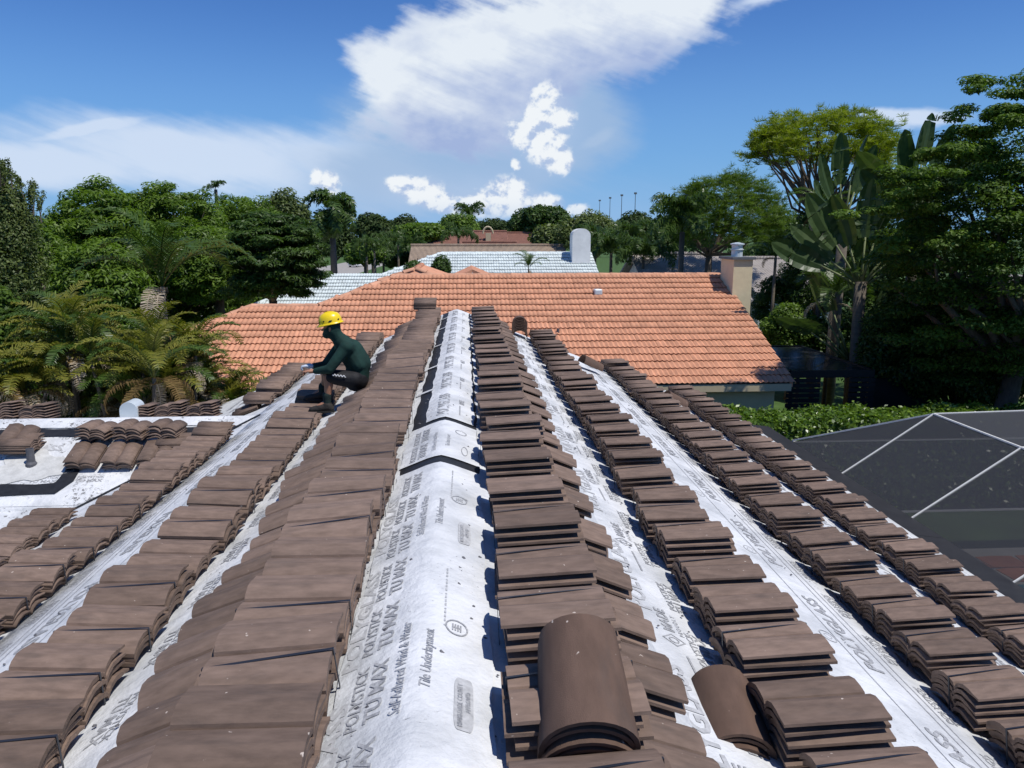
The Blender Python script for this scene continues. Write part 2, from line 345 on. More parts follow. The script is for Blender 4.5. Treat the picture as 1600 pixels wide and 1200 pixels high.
# ================================================================== the house being re-roofed
XR, ZR, MS, UE, Y0, Y1 = -0.2, 5.4, 0.4, 6.5, -3.0, 16.3
SLA = math.atan(MS)
def roofp(side, u, y, lift=0.0):            # side +1: pool side, -1: worker's side
    return np.array([XR + side * u + side * lift * math.sin(SLA), y, ZR - MS * u + lift * math.cos(SLA)])
YW = 11.8; UW = 3.06; ZW = ZR - MS * UW; WE = 3.44       # the lower wing: ridge line, its start and its slope run
def wingp(face, x, v, lift=0.0):            # face -1: slope towards -Y, +1: towards +Y ; v horizontal distance from wing ridge
    return np.array([x, YW + face * v + face * lift * math.sin(SLA), ZW - MS * v + lift * math.cos(SLA)])
house = empty('house', (XR, 6.5, 0), 0, 'long gabled house being re-roofed, white underlayment and stacked brown tiles on its roof', 'house')
def local(p): return np.asarray(p, float) - np.array([XR, 6.5, 0])
def hb(mb, name, mat, **k):
    mb.v = [tuple(local(v)) for v in mb.v]; return mb.build(name, mat, house, **k)
for s in (1, -1):
    hb(MB().prism([roofp(s, 0, Y0), roofp(s, UE, Y0), roofp(s, UE, Y1), roofp(s, 0, Y1)], 0.14), 'roof_deck', M['shade'])
hb(MB().prism([wingp(-1, XR - UW, 0), wingp(-1, -22, 0), wingp(-1, -22, WE), wingp(-1, XR - UE, WE)], 0.14), 'roof_deck', M['shade'])
hb(MB().prism([wingp(1, XR - UW, 0), wingp(1, -22, 0), wingp(1, -22, WE), wingp(1, XR - UE, WE)], 0.14), 'roof_deck', M['shade'])
hb(MB().box(XR - 6.0, XR + 6.0, Y0 + .4, Y1 - .35, 0, 2.85), 'wall', M['cream'])
hb(MB().prism([(XR - 6, Y1 - .36, 2.85), (XR + 6, Y1 - .36, 2.85), (XR, Y1 - .36, 5.2)], 0.2, (0, -1, 0)), 'gable_wall', M['cream'])
hb(MB().box(-21.5, XR - 6.02, YW - 3.0, YW + 3.0, 0, 2.85), 'wall', M['cream'])
# drip edge and gutter along the pool-side eave
g = MB()
for y in np.arange(Y0, Y1 - .1, 3.2):
    y2 = min(y + 3.19, Y1)
    g.hexa([roofp(1, UE + .022, y, -.17), roofp(1, UE + .46, y, -.02), roofp(1, UE + .46, y2, -.02), roofp(1, UE + .022, y2, -.17),
            roofp(1, UE + .022, y, -.01), roofp(1, UE + .46, y, .11), roofp(1, UE + .46, y2, .11), roofp(1, UE + .022, y2, -.01)])
hb(g, 'drip_edge', M['drip'])

rng = np.random.default_rng(5)
def sheet(fn, u0, u1, ya, yb, lift, mat, nu=5, step=0.16, name='underlayment_sheet', wob=0.006):
    ny = max(3, int((yb - ya) / step)); ys = np.linspace(ya, yb, ny + 1); us = np.linspace(u0, u1, nu + 1)
    ph = rng.uniform(0, 6, 4); V_ = []; F_ = []
    for j, u in enumerate(us):
        for i, y in enumerate(ys):
            edge = wob * (math.sin(y * 3.1 + ph[0]) + math.sin(y * 7.3 + ph[1])) if j in (0, nu) else 0
            w = 0.0007 * (math.sin(y * 5.3 + u * 4 + ph[2]) + math.sin(y * 11.7 - u * 7 + ph[3]))
            V_.append(fn(u + edge, y, lift + w))
    n = ny + 1
    for j in range(nu):
        for i in range(ny): F_.append((j * n + i, (j + 1) * n + i, (j + 1) * n + i + 1, j * n + i + 1))
    b = len(V_)
    for i, y in enumerate(ys): q = np.array(V_[nu * n + i]); V_.append(q - np.array([0, 0, .006]))
    for i in range(ny): F_.append((nu * n + i, b + i, b + i + 1, nu * n + i + 1))
    me = new_mesh(name, np.array([local(v) for v in V_]), F_, mat, True)
    bm = bmesh.new(); bm.from_mesh(me); bmesh.ops.recalc_face_normals(bm, faces=bm.faces)
    if sum(f.normal.z for f in bm.faces) < 0: bmesh.ops.reverse_faces(bm, faces=bm.faces)
    bm.to_mesh(me); bm.free()
    return obj(name, me, house)
COURSES = [(0.07, 1.12), (1.05, 2.12), (2.05, 3.12), (3.05, 4.12), (4.05, 5.12), (5.05, UE + .015)]
SHEETS = {}
for s in (1, -1):
    for k, (a, b) in enumerate(COURSES):
        fn = (lambda s: lambda u, y, l: roofp(s, u, y, l))(s)
        SHEETS[s, k] = sheet(fn, a, b, Y0, Y1, 0.006 + 0.006 * ((5 - k) % 2), M['sheet'])
# wing courses, dirtier
for f in (-1, 1):
    for k, (a, b) in enumerate([(0.0, 1.0), (0.93, 1.95), (1.88, WE + .01)]):
        xe = XR - UW - (0.5 * (a + b) if b < 3 else 3.0)
        fn = (lambda f: lambda u, y, l: wingp(f, y, u, l))(f)
        SHEETS['w', f, k] = sheet(fn, a, b, -22, XR - UW - a + 0.05, 0.006 + 0.006 * ((2 - k) % 2), M['sheetdirty'], step=0.2)
# valley metal edge and the wing's ridge sheet
def strip(pts, w, mat, name, lift=0.004):
    mb = MB()
    for a, b in zip(pts[:-1], pts[1:]): mb.bar(np.array(a) + (0, 0, lift), np.array(b) + (0, 0, lift), w, 0.006)
    return hb(mb, name, mat)
vp = lambda t: (XR - UW - t, YW - t, ZW - MS * t + .022)
strip([vp(0.0), vp(3.4)], 0.045, M['black'], 'valley_edge', 0.008)
def crest_off(u, y): return -0.010 * math.exp(-(u / .04) ** 2) + 0.0010 * math.sin(y * 9 + u * 20)
def ridge_sheet(fn_l, fn_r, ul, ur, ya, yb, lift, mat, name, sag=0.006, parent=True):
    us = [-ul, -ul * .6, -0.09, -0.035, 0.0, 0.035, 0.09, ur * .6, ur]; ys = np.linspace(ya, yb, max(3, int((yb - ya) / .12)))
    V_ = []; F_ = []; n = len(ys)
    for u in us:
        for y in ys:
            rz = crest_off(u, y)
            e = 0.006 * (math.sin(y * 4.7 + u) + math.sin(y * 12.1)) if u in (-ul, ur) else 0
            p = (fn_l if u < 0 else fn_r)(abs(u) + e, y, lift + (rz if abs(u) < ul * .8 else 0)); V_.append(local(p))
    for j in range(len(us) - 1):
        for i in range(n - 1): F_.append((j * n + i, (j + 1) * n + i, (j + 1) * n + i + 1, j * n + i + 1))
    me = new_mesh(name, np.array(V_), F_, mat, True)
    bm = bmesh.new(); bm.from_mesh(me); bmesh.ops.recalc_face_normals(bm, faces=bm.faces)
    if sum(f.normal.z for f in bm.faces) < 0: bmesh.ops.reverse_faces(bm, faces=bm.faces)
    bm.to_mesh(me); bm.free()
    return obj(name, me, house)
rl = lambda u, y, l: roofp(-1, u, y, l); rr = lambda u, y, l: roofp(1, u, y, l)
ridge_sheet(rl, rr, .285, .275, 4.7, 16.28, 0.016, M['black'], 'black_adhesive_band')
RS = [ridge_sheet(rl, rr, .30, .275, Y0, 5.17, 0.024, M['sheet'], 'ridge_sheet'),
      ridge_sheet(rl, rr, .29, .27, 5.34, 6.40, 0.024, M['sheet'], 'ridge_sheet'),
      ridge_sheet(rl, rr, .165, .25, 6.52, 16.2, 0.024, M['sheet'], 'ridge_sheet')]
for y in (7.9, 9.4, 11.3, 13.4, 15.0):
    hb(MB().prism([roofp(-1, .15, y, .034), roofp(-1, .33, y + .02, .034), roofp(-1, .33, y + .08, .034), roofp(-1, .15, y + .07, .034)], .004), 'sheet_tape', M['sheet'])
wr_l = lambda u, y, l: wingp(-1, y, u, l); wr_r = lambda u, y, l: wingp(1, y, u, l)
ridge_sheet(wr_l, wr_r, .24, .24, -22, XR - UW + .1, 0.022, M['sheetdirty'], 'ridge_sheet')
# black bands on the wing (uncovered adhesive)
def wing_band(pts, w, name='black_adhesive_band'):
    mb = MB(); P = [wingp(-1, x, v, .024) for x, v in pts]
    V_ = []; F_ = []
    for i, (x, v) in enumerate(pts):
        a = np.array(pts[max(i - 1, 0)]); b = np.array(pts[min(i + 1, len(pts) - 1)]); d = (b - a) / np.linalg.norm(b - a); nrm = np.array([-d[1], d[0]])
        q = np.array([x, v]); ww = w * (1 + .12 * math.sin(i * 2.3))
        for sg in (1, -1): r_ = q + nrm * sg * ww / 2; V_.append(local(wingp(-1, r_[0], r_[1], .026)))
    for i in range(len(pts) - 1): F_.append((2 * i, 2 * i + 1, 2 * i + 3, 2 * i + 2))
    me = new_mesh(name, np.array(V_), F_, M['black']); bm = bmesh.new(); bm.from_mesh(me)
    if sum(f.normal.z for f in bm.faces) < 0: bmesh.ops.reverse_faces(bm, faces=bm.faces)
    bm.to_mesh(me); bm.free(); return obj(name, me, house)
def wing_px(px, py):                        # photo pixel -> (x, v) on the wing's near slope
    d = ray(px, py); # z = ZW - MS*(YW-y)
    t = (ZW - MS * YW - CAM[2] + MS * CAM[1]) / (d[2] - MS * d[1]); p = CAM + d * t; return (p[0], YW - p[1])
bp_ = [wing_px(*q) for q in ((-60, 768), (0, 768), (50, 767), (86, 765), (104, 752), (116, 734), (126, 714), (135, 697), (146, 678), (152, 668))]
wing_band(bp_, .22)
wing_band([(x, .36) for x in np.linspace(wing_px(-40, 668)[0], XR - UW - .25, 24)], .17)
# pipe vent with mastic patch
px_, pv_ = wing_px(50, 728); pb = wingp(-1, px_, pv_, .02)
hb(MB().lathe([(.075, -.05), (.075, .02), (.055, .05), (.05, .24), (.04, .24), (.04, .1)], 14, tuple(pb)), 'vent_pipe', M['lead'], smooth=False)
mv = []
for k in range(26):
    a = 2 * math.pi * k / 26; r_ = .46 * (1 + .18 * math.sin(3 * a + 1) + .12 * math.sin(7 * a)); mv.append(wingp(-1, px_ + 1.15 * r_ * math.cos(a), pv_ + .72 * r_ * math.sin(a) + .05, .020 + .006))
hb(MB().prism(mv, .006), 'mastic_patch', M['mastic'])
# galvanised gooseneck vent poking up behind the wing ridge
vx, vy, vz = at_Y(207, 640, YW + .42)
gz = ZW - MS * .42
v_ = MB(); arc = [(math.cos(a) * .14, math.sin(a) * .14) for a in np.linspace(0, math.pi, 13)]
prof = [(.14, -.35)] + arc + [(-.14, -.2)]
outer = [(vx + p, z_) for p, z_ in prof]
mbv = MB(); n = len(prof); bz = max(gz + .22, vz - .05)
mbv.add([(vx - .17, vy + q, bz + z_) if False else (vx + p, vy + q, bz + z_) for q in (-.15, .15) for p, z_ in prof], [tuple(range(n)), tuple(range(2 * n - 1, n - 1, -1))] + [(i, i + n, (i + 1) % n + n, (i + 1) % n) for i in range(n)])
hb(mbv, 'gooseneck_vent', M['galv'])

# ------------------------------------------------------------------ printing on the underlayment
_txt = {}
def text_geo(s, bold=0.012, shear=0.0, space=1.0):
    key = (s, bold, shear, space)
    if key not in _txt:
        cu_ = bpy.data.curves.new('t', 'FONT'); cu_.body = s; cu_.size = 1.0; cu_.offset = bold; cu_.shear = shear; cu_.space_character = space
        cu_.resolution_u = 2; cu_.align_x = 'LEFT'
        o = bpy.data.objects.new('t', cu_); COL.objects.link(o); bpy.context.view_layer.update()
        me = bpy.data.meshes.new_from_object(o.evaluated_get(bpy.context.evaluated_depsgraph_get()))
        V_ = np.array([v.co[:] for v in me.vertices]); F_ = [tuple(p.vertices) for p in me.polygons]
        bpy.data.objects.remove(o); bpy.data.curves.remove(cu_); bpy.data.meshes.remove(me); _txt[key] = (V_, F_)
    return _txt[key]
def ring_geo(rx, ry, w, n=28):
    V_ = []; F_ = []
    for k in range(n):
        a = 2 * math.pi * k / n; V_ += [(rx * math.cos(a), ry * math.sin(a), 0), ((rx - w) * math.cos(a), (ry - w) * math.sin(a), 0)]
    for k in range(n): a, b = 2 * k, 2 * ((k + 1) % n); F_.append((a, b, b + 1, a + 1))
    return np.array(V_), F_
def rrect_geo(lx, ly, r_, n=6):
    V_ = []
    for cx, cy, a0 in ((lx - r_, ly - r_, 0), (-lx + r_, ly - r_, 90), (-lx + r_, -ly + r_, 180), (lx - r_, -ly + r_, 270)):
        for k in range(n + 1): a = R(a0 + 90 * k / n); V_.append((cx + r_ * math.cos(a), cy + r_ * math.sin(a), 0))
    return np.array(V_), [tuple(range(len(V_)))]
LINE = (np.array([(0, -.5, 0), (1, -.5, 0), (1, .5, 0), (0, .5, 0)]), [(0, 1, 2, 3)])
class Print:
    """lettering laid on a slope; local x runs along +Y (flip: -Y), local y up the other way"""
    def __init__(s, fn, lift): s.fn = fn; s.lift = lift; s.V = []; s.F = []
    def put(s, geo, u, y, sx, sy=None, flip=False, side=1, extra=0.0):
        V_, F_ = geo; sy = sy or sx; b = len(s.V); d = -1 if flip else 1
        # facing from above: baseline +Y means up is towards -X ; baseline -Y means up is towards +X
        for x, yy, _ in V_:
            du = (-d * yy * sy) * side
            s.V.append(local(s.fn(u + du, y + d * x * sx, s.lift + extra)))
        s.F += [tuple(i + b for i in f) for f in F_]
    def build(s, mat, parent, name='printed_lettering'):
        if not s.V: return
        me = new_mesh(name, np.array(s.V), s.F, mat); bm = bmesh.new(); kind_ = 'stuff'; bm.from_mesh(me)
        for f in bm.faces:
            if f.normal.z < 0: f.normal_flip()
        bm.to_mesh(me); bm.free(); o = obj(name, me, parent); o['kind'] = kind_; return o
tg = text_geo
RSEAL = ring_geo(1, 1, .14)
# near ridge sheet: lines run along the ridge, u negative = worker's side
def crestfn(u, y, l): l += crest_off(u, y) if abs(u) < .2 else 0; return roofp(-1, -u, y, l) if u < 0 else roofp(1, u, y, l)
p = Print(crestfn, .0278); pale = Print(crestfn, .0268)
for k in range(-1, 7):
    y = 2.30 + .47 * k
    if y > 4.75 or y < 1.2: continue
    p.put(tg('POLYSTICK', .02), -.178, y, .075, .062); p.put(tg('TU MAX', .03), -.105, y + .02, .100, .078)
for k in range(-1, 2):
    y = 2.31 + 1.56 * k
    p.put(tg('Self-Adhered Wind & Water', .012), -.034, y, .053, .055); p.put(tg('Tile Underlayment', .012, .3), .045, y + .14, .054, .055)
    sy_ = 2.93 + 1.56 * k
    p.put(RSEAL, .135, sy_, .062, .048)
    [p.put(LINE, .135 + .011 * q_, sy_ - .026, .052, .006) for q_ in (-1.5, -.5, .5, 1.5)]; p.put(LINE, .135, sy_ - .003, .006, .04)
    by = 2.42 + 1.56 * k
    pale.put(rrect_geo(1, 1, .4), .165, by, .150, .034); 
    [pale.put(LINE, .085, by + .5 + .035 * q_, .022 if q_ % 4 else .01, .008) for q_ in range(16)]
    p.put(tg('MIAMI-DADE COUNTY', .012), .160, by - .135, .024, .026, extra=.002); p.put(tg('APPROVED', .012), .188, by - .05, .024, .024, extra=.002)
    pale.put(tg('POLYGLASS', .03), -.232, 1.6 + 1.1 * (k + 1), .17, .085)
pale.build(M['printpale'], RS[0]); p.build(M['print'], RS[0])
p = Print(crestfn, .0278)
for y in (5.38, 5.84):
    p.put(tg('POLYSTICK', .02), -.178, y, .075, .062); p.put(tg('TU MAX', .03), -.105, y + .02, .100, .078)
p.put(tg('Self-Adhered Wind & Water', .006), -.034, 5.5, .045); p.put(tg('Tile Underlayment', .006, .3), .052, 5.6, .045); p.put(RSEAL, .135, 6.1, .062, .048)
p.put(ring_geo(1, .5, .1), .165, 5.6, .12, .05)
p.build(M['print'], RS[1])
p = Print(crestfn, .0278)
for k in range(8):
    y = 6.62 + 1.2 * k
    p.put(tg('POLYGLASS', .03), .02, y, .17, .125)
    p.put(LINE, .12, y + .1, .36, .012)
    p.put(tg('MADE', .02), .16, y + .55, .07)
p.build(M['print'], RS[2])
# the courses on both slopes
LINE = (np.array([(0, -.5, 0), (1, -.5, 0), (1, .5, 0), (0, .5, 0)]), [(0, 1, 2, 3)])
def course_print(s, k, a, b, ya, yb, big, lists):
    fn = lambda u, y, l: roofp(s, u, y, l)
    lift = 0.006 + 0.006 * ((5 - k) % 2) + .0035
    dark = Print(fn, lift); pl = Print(fn, lift)
    fl = (s < 0)
    side = 1
    sg = s                                   # on the worker's side u grows towards -X
    def put(P, g, u, y, sx, sy=None):
        # baseline +Y / up -X on pool side ; baseline -Y / up +X on worker's side: both mean up = up-slope
        P.put(g, u, y, sx, sy, flip=fl, side=1 if s > 0 else -1)
    ph = 0.37 * k
    for u in lists.get('stick', []):
        for y in np.arange(ya + ph, yb, .62):
            put(dark, tg('POLYSTICK', .02), u - .062, y, .072, .056); put(dark, tg('TU MAX', .03), u, y, .098, .076)
    for u in lists.get('big', []):
        for y in np.arange(ya + ph * .7, yb, 1.55): put(dark if big else pl, tg('POLYGLASS', .03), u, y, .19, .15)
    for u in lists.get('made', []):
        for y in np.arange(ya + .2 + ph, yb, 1.3):
            put(dark, tg('MADE', .03), u, y, .095, .085); put(dark, tg('PROUDLY', .01, 0, 1.5), u + .05, y - .02, .038)
            q = y - .09 if not fl else y + .09
            put(dark, ring_geo(1, 1, .16, 4), u - .03, q, .065, .065); put(dark, ring_geo(1, 1, .3, 8), u - .03, q, .03, .03)
            put(dark, LINE, u + .0, q - .14 if not fl else q + .14, -.30, .012)
    for u in lists.get('line', []):
        dark.put(LINE, u, ya, yb - ya, .006)
    for u in lists.get('seal', []):
        for y in np.arange(ya + .4 + ph, yb, 1.4): put(pl, RSEAL, u, y, .075, .055); put(pl, RSEAL, u, y, .035, .025)
    pl.build(M['printpale'], SHEETS[s, k]); dark.build(M['print'], SHEETS[s, k])
for s in (1, -1):
    course_print(s, 0, 0, 1.12, .5, 16, False, dict(big=[.50]))
    course_print(s, 1, 1.05, 2.12, .5, 16, False, dict(big=[1.22], made=[1.30] if s > 0 else [1.25], stick=[1.46], line=[1.07]))
    course_print(s, 2, 2.05, 3.12, .5, 16, True, dict(big=[2.78], made=[], stick=[3.04], line=[2.62, 2.84, 2.9], seal=[2.56]))
    course_print(s, 3, 3.05, 4.12, .5, 16, True, dict(stick=[3.14], big=[3.95], line=[3.9, 4.05]))
    course_print(s, 4, 4.05, 5.12, .5, 16, True, dict(big=[4.45], stick=[4.25], line=[4.2, 4.52]))
    course_print(s, 5, 5.05, 6.5, .5, 16, True, dict(big=[5.95], stick=[6.25], line=[5.7, 6.35]))
for k, (a, b) in enumerate([(0.0, 1.0), (0.93, 1.95), (1.88, WE)]):
    fn = lambda u, y, l: wingp(-1, y, u, l)
    P = Print(fn, .006 + .006 * ((2 - k) % 2) + .0035); P2 = Print(fn, P.lift)
    xr = XR - UW - a - .5
    for x in np.arange(-16, xr - 1, 1.5): P2.put(tg('POLYGLASS', .03), a + .75, x, .2, .17, side=1)
    for x in np.arange(-16, xr - .5, .62):
        P.put(tg('POLYSTICK', .02), a + .42, x, .072, .056); P.put(tg('TU MAX', .03), a + .50, x, .098, .076)
    P.put(LINE, a + .95, -16, xr + 16, .006)
    P2.build(M['printpale'], SHEETS['w', -1, k]); P.build(M['print'], SHEETS['w', -1, k])

# ------------------------------------------------------------------ the loose concrete tiles
TL, TW, TP, TR = 0.455, 0.42, 0.046, 0.027   # nested tiles sit tight on their cover edge and fan open on the lock edge
prof_top = [(0, .024), (.012, .028), (.030, .034), (.062, .050), (.10, .059), (.135, .049), (.152, .036), (.158, .020), (.167, .020), (.172, .036), (.200, .050), (.240, .061), (.280, .053), (.310, .036), (.33, .018)]
def tile_mesh(prof, L_, W_scale=1.0, thick=.024, mat=None, name='roof_tile'):
    n = len(prof); V_ = []
    for x in (0.0, L_):
        for y, z in prof: V_.append((x, y * W_scale, z))
        for i, (y, z) in enumerate(prof):
            t = .013 if y < .05 else thick
            V_.append((x, y * W_scale, z - t + (.004 if y > .32 else 0)))
    F_ = []
    for i in range(n - 1):
        F_.append((i, 2 * n + i, 2 * n + i + 1, i + 1))                       # top
        F_.append((n + i, n + i + 1, 3 * n + i + 1, 3 * n + i))               # bottom
        F_.append((i, i + 1, n + i + 1, n + i)); F_.append((2 * n + i, 3 * n + i, 3 * n + i + 1, 2 * n + i + 1))
    F_.append((0, n, 3 * n, 2 * n)); F_.append((n - 1, 2 * n + n - 1, 3 * n + n - 1, n + n - 1))
    V_ = np.array(V_); V_[:, 2] -= V_[:, 2].min()
    me = new_mesh(name, V_, F_, mat); bm = bmesh.new(); bm.from_mesh(me); bmesh.ops.recalc_face_normals(bm, faces=bm.faces); bm.to_mesh(me); bm.free()
    return me
TILE = tile_mesh(prof_top, TL, TW / .33, .025, mat=M['brown'])
TV = np.array([v.co[:] for v in TILE.vertices]); TF = np.array([list(q.vertices) for q in TILE.polygons])
RECS = []                                     # (matrix, row, role, score)
STRAPS = []
def add_stack(origin, az, tilt, n, row, role, jit=1.0, strap=False):
    base = Matrix.Translation(Vector(origin)) @ Matrix.Rotation(az + R(random.gauss(0, .9 * jit)), 4, 'Z') @ Matrix.Rotation(tilt + R(random.gauss(0, .6 * jit)), 4, 'Y')
    for i in range(n):
        m_ = base @ Matrix.Translation((random.gauss(0, .009) * jit + .004 * i * (1 if role == 'lower' else -.6), TW / 2 + random.gauss(0, .005) * jit, .004 + TR * i)) @ Matrix.Rotation(R(random.gauss(0, .7 * jit)), 4, 'Z') @ Matrix.Rotation(-i * (TP - TR) / TW, 4, 'X') @ Matrix.Translation((0, -TW, 0))
        c_ = np.array(m_ @ Vector((TL / 2, TW / 2, .03))); x_, y_ = proj(c_) if (c_ - CAM) @ _F > .3 else (-9e3, 0)
        top = i == n - 1
        w = {('upper', 1): 1.0, ('upper', 0): .28, ('lower', 1): .6, ('lower', 0): .16}[role, int(top)]
        if not (-60 < x_ < 1660 and y_ < 1290): w *= .001
        RECS.append((m_, row, role, top, w / max(.5, float(np.sum((c_ - CAM) ** 2)))))
    if strap and random.random() < .75: STRAPS.append((m_, row, n, RECS[-1][4]))
def place(side_fn, along, u0, off, nu, nl, az, row, skip=None):
    """one station of a row: a sloping lower stack and a level upper stack leaning its tail on it"""
    hl = .5 * (TP + TR) * (nl - 1) + .060
    if nl: add_stack(side_fn(u0 + off * math.cos(SLA), along, .018), az, SLA, nl, row, 'lower')
    rel = math.atan2(hl, off) if nl else .02
    add_stack(side_fn(u0, along, .016), az, SLA - min(rel, SLA + R(2)), nu, row, 'upper', strap=True)
ROWS = {'R1': (1, .33, .27, 'first pool-side row'), 'R2': (1, 1.52, .17, 'second pool-side row'),
        'R3': (1, 3.10, .10, 'third pool-side row'), 'R4': (1, 4.62, .08, 'row along the pool-side eave'),
        'L1': (-1, .33, .40, 'first worker-side row'), 'L2': (-1, 1.52, .22, 'second worker-side row'),
        'L3': (-1, 3.10, .22, 'third worker-side row'), 'L4': (-1, 4.62, .22, 'lowest worker-side row')}
for row, (s, u0, off, _) in ROWS.items():
    y = 1.25 + .17 * (hash(row[1]) % 3) if False else 1.22 + .11 * int(row[1])
    ye = 16.0
    while y < ye:
        wide = off > .15 and row != 'L2'
        nu = random.choice([4, 5, 5, 5] if s > 0 else [4, 4, 4, 5] if row == 'L1' else [3, 4, 5]); nl = (random.choice([3, 4, 4]) if off > .3 else 3) if row in ('R1', 'R2', 'L1') else (2 if off > .09 else 1)
        ok = True
        if row == 'L3' and 10.75 < y < 12.75: ok = False
        if row == 'L4' and y > 9.3: ok = False
        if row == 'L2' and 8.62 < y < 9.5: nu = 2
        if row == 'R1' and y < 2.75: nu = 4
        if ok:
            du = random.gauss(0, .018)
            place(lambda u, a, l, s=s: roofp(s, u, a, l), y, u0 + du, off, nu, nl, 0.0 if s > 0 else math.pi, row)
        y += {'R1': .525, 'R2': .475, 'R3': .475, 'R4': .475, 'L2': .485, 'L3': .485, 'L4': .485}.get(row, .452) + random.gauss(0, .014)
        if random.random() < .03: y += .10
ROWS['W'] = (0, 0, 0, 'beside the vent pipe on the lower wing'); ROWS['B'] = (0, 0, 0, 'just behind the lower wing ridge')
wn = lambda u, a, l: wingp(-1, a, u, l)
x0 = wing_px(160, 668)[0]
for k in range(3): place(wn, x0 + .12 + .50 * k, .40, .42, 5, 4, -math.pi / 2, 'W')
xl = wing_px(52, 672)[0]
place(wn, xl, .42, .44, 5, 0, -math.pi / 2, 'W'); place(wn, xl - .72, .40, .42, 5, 3, -math.pi / 2, 'W')
q = wing_px(72, 690); add_stack(wingp(-1, q[0] + .02, q[1] + .22, .018), math.pi, 0.0, 5, 'W', 'lower')
q = wing_px(300, 700); add_stack(wingp(-1, q[0] + .0, q[1], .018), math.pi + .03, .02, 4, 'W', 'upper')
wf = lambda u, a, l: wingp(1, a, u, l)
for x, n_ in [(-8.9, 5), (-8.4, 4), (-7.9, 5), (-7.4, 6), (-6.9, 5), (-5.3, 4), (-4.8, 5), (-4.3, 5)]:
    add_stack(wf(.30, x, .018), math.pi / 2, SLA - R(16), n_ + 1, 'B', 'upper')
add_stack(roofp(-1, .34, 15.75, .215), math.pi, .0, 5, 'L1', 'upper', .5)
def strap_mesh(n):
    yy = TW * .66; zt = .0635; w = .006; h = TR * (n - 1) + .05; V_ = []; F_ = []
    path = [(-.006, -h), (-.006, zt), (TL * .5, zt + .001), (TL + .006, zt), (TL + .006, -h * .6)]
    for i, (x, z) in enumerate(path):
        sk = .05 * (x / TL - .5)
        for s_ in (-1, 1): V_ += [(x, yy + sk + s_ * w, z), (x + (.0025 if x <= 0 else -.0025 if x > TL else 0), yy + sk + s_ * w, z - (.0025 if 0 < x < TL else 0))]
    for i in range(len(path) - 1): a = 4 * i; F_ += [(a, a + 4, a + 6, a + 2), (a + 1, a + 3, a + 7, a + 5), (a, a + 1, a + 5, a + 4), (a + 2, a + 6, a + 7, a + 3)]
    return new_mesh('packing_strap', np.array(V_), F_, M['strap'])
M['strap'] = material('black_plastic_strap', (.022, .025, .034), .4, .1)
SM = {n_: strap_mesh(n_) for n_ in range(1, 8)}; STRAPS.sort(key=lambda r_: -r_[3])
for m_, row, n_, _ in STRAPS[:70]:
    o = obj('packing_strap', SM[n_]); o.matrix_world = m_; tag(o, 'thin black packing strap round a level tile stack, ' + ROWS[row][3], 'strap', 'packing straps, ' + ROWS[row][3])
RECS.sort(key=lambda r_: -r_[4])
for m_, row, role, top, _ in RECS[:300]:
    o = obj('concrete_tile', TILE); o.matrix_world = m_
    if role == 'upper': d = 'topmost in a level stack' if top else 'inside a level stack'
    else: d = 'topmost in a sloping lower stack' if top else 'inside a sloping lower stack'
    tag(o, 'brown concrete roof tile ' + d + ', ' + ROWS[row][3], 'roof tile', 'loose brown tiles, %s, %s' % (ROWS[row][3], d))
rest = RECS[300:]
VV = np.concatenate([(TV @ np.array(m_.to_3x3()).T + np.array(m_.translation)) for m_, *_ in rest]); FF = np.concatenate([TF + i * len(TV) for i in range(len(rest))])
o = obj('concrete_tiles', new_mesh('roof_tiles', VV, FF, M['brown'], rnd=np.repeat(np.random.default_rng(3).random(len(rest)), len(TV))))
tag(o, 'the many brown concrete tiles stacked in rows farther along the white roof', 'roof tiles', kind='stuff')

# barrel ridge tiles
def barrel_mesh(L_=.44, r0=.162, r1=.142, t=.017, n=14, mat=None):
    V_ = []; F_ = []; m1 = n + 1
    for y, r_ in ((0, r0), (L_, r1)):
        for rr_ in (r_, r_ - t):
            for k in range(m1): a = math.pi * (k / n * 1.06 - .03); V_.append((rr_ * math.cos(a), y, rr_ * math.sin(a) * .92))
    for k in range(n):
        F_ += [(k, k + 1, 2 * m1 + k + 1, 2 * m1 + k), (m1 + k, 3 * m1 + k, 3 * m1 + k + 1, m1 + k + 1), (k, m1 + k, m1 + k + 1, k + 1), (2 * m1 + k, 2 * m1 + k + 1, 3 * m1 + k + 1, 3 * m1 + k)]
    F_ += [(0, 2 * m1, 3 * m1, m1), (n, m1 + n, 3 * m1 + n, 2 * m1 + n)]
    me = new_mesh('ridge_tile', np.array(V_), F_, mat, True); bm = bmesh.new(); bm.from_mesh(me); bmesh.ops.recalc_face_normals(bm, faces=bm.faces)
    bmesh.ops.split_edges(bm, edges=[e for e in bm.edges if len(e.link_faces) == 2 and e.calc_face_angle() > R(40)]); bm.to_mesh(me); bm.free(); return me
BAR = barrel_mesh(mat=M['ridge_tile'])
def ridge_stack(near, far, n, where, step=.031, group=None, roll=0.0, start=0):
    near = np.array(near); far = np.array(far); d = far - near; d /= np.linalg.norm(d); r_ = np.cross(d, (0, 0, 1)); r_ /= np.linalg.norm(r_); u_ = np.cross(r_, d)
    m3 = Matrix((r_, d, u_)).transposed().to_4x4()
    for i in range(n):
        o = obj('ridge_tile', BAR); rr_ = .138 + .031 * 0
        o.matrix_world = Matrix.Translation(Vector(near - u_ * (.138 + step * i) + d * (.012 * (i % 2) - .01 * i) + r_ * random.gauss(0, .003))) @ m3 @ Matrix.Rotation(roll, 4, 'Y')
        tag(o, 'barrel ridge tile, ' + ('topmost' if i == 0 else 'lower') + ' of the pile ' + where, 'ridge tile', 'barrel ridge tiles ' + where)
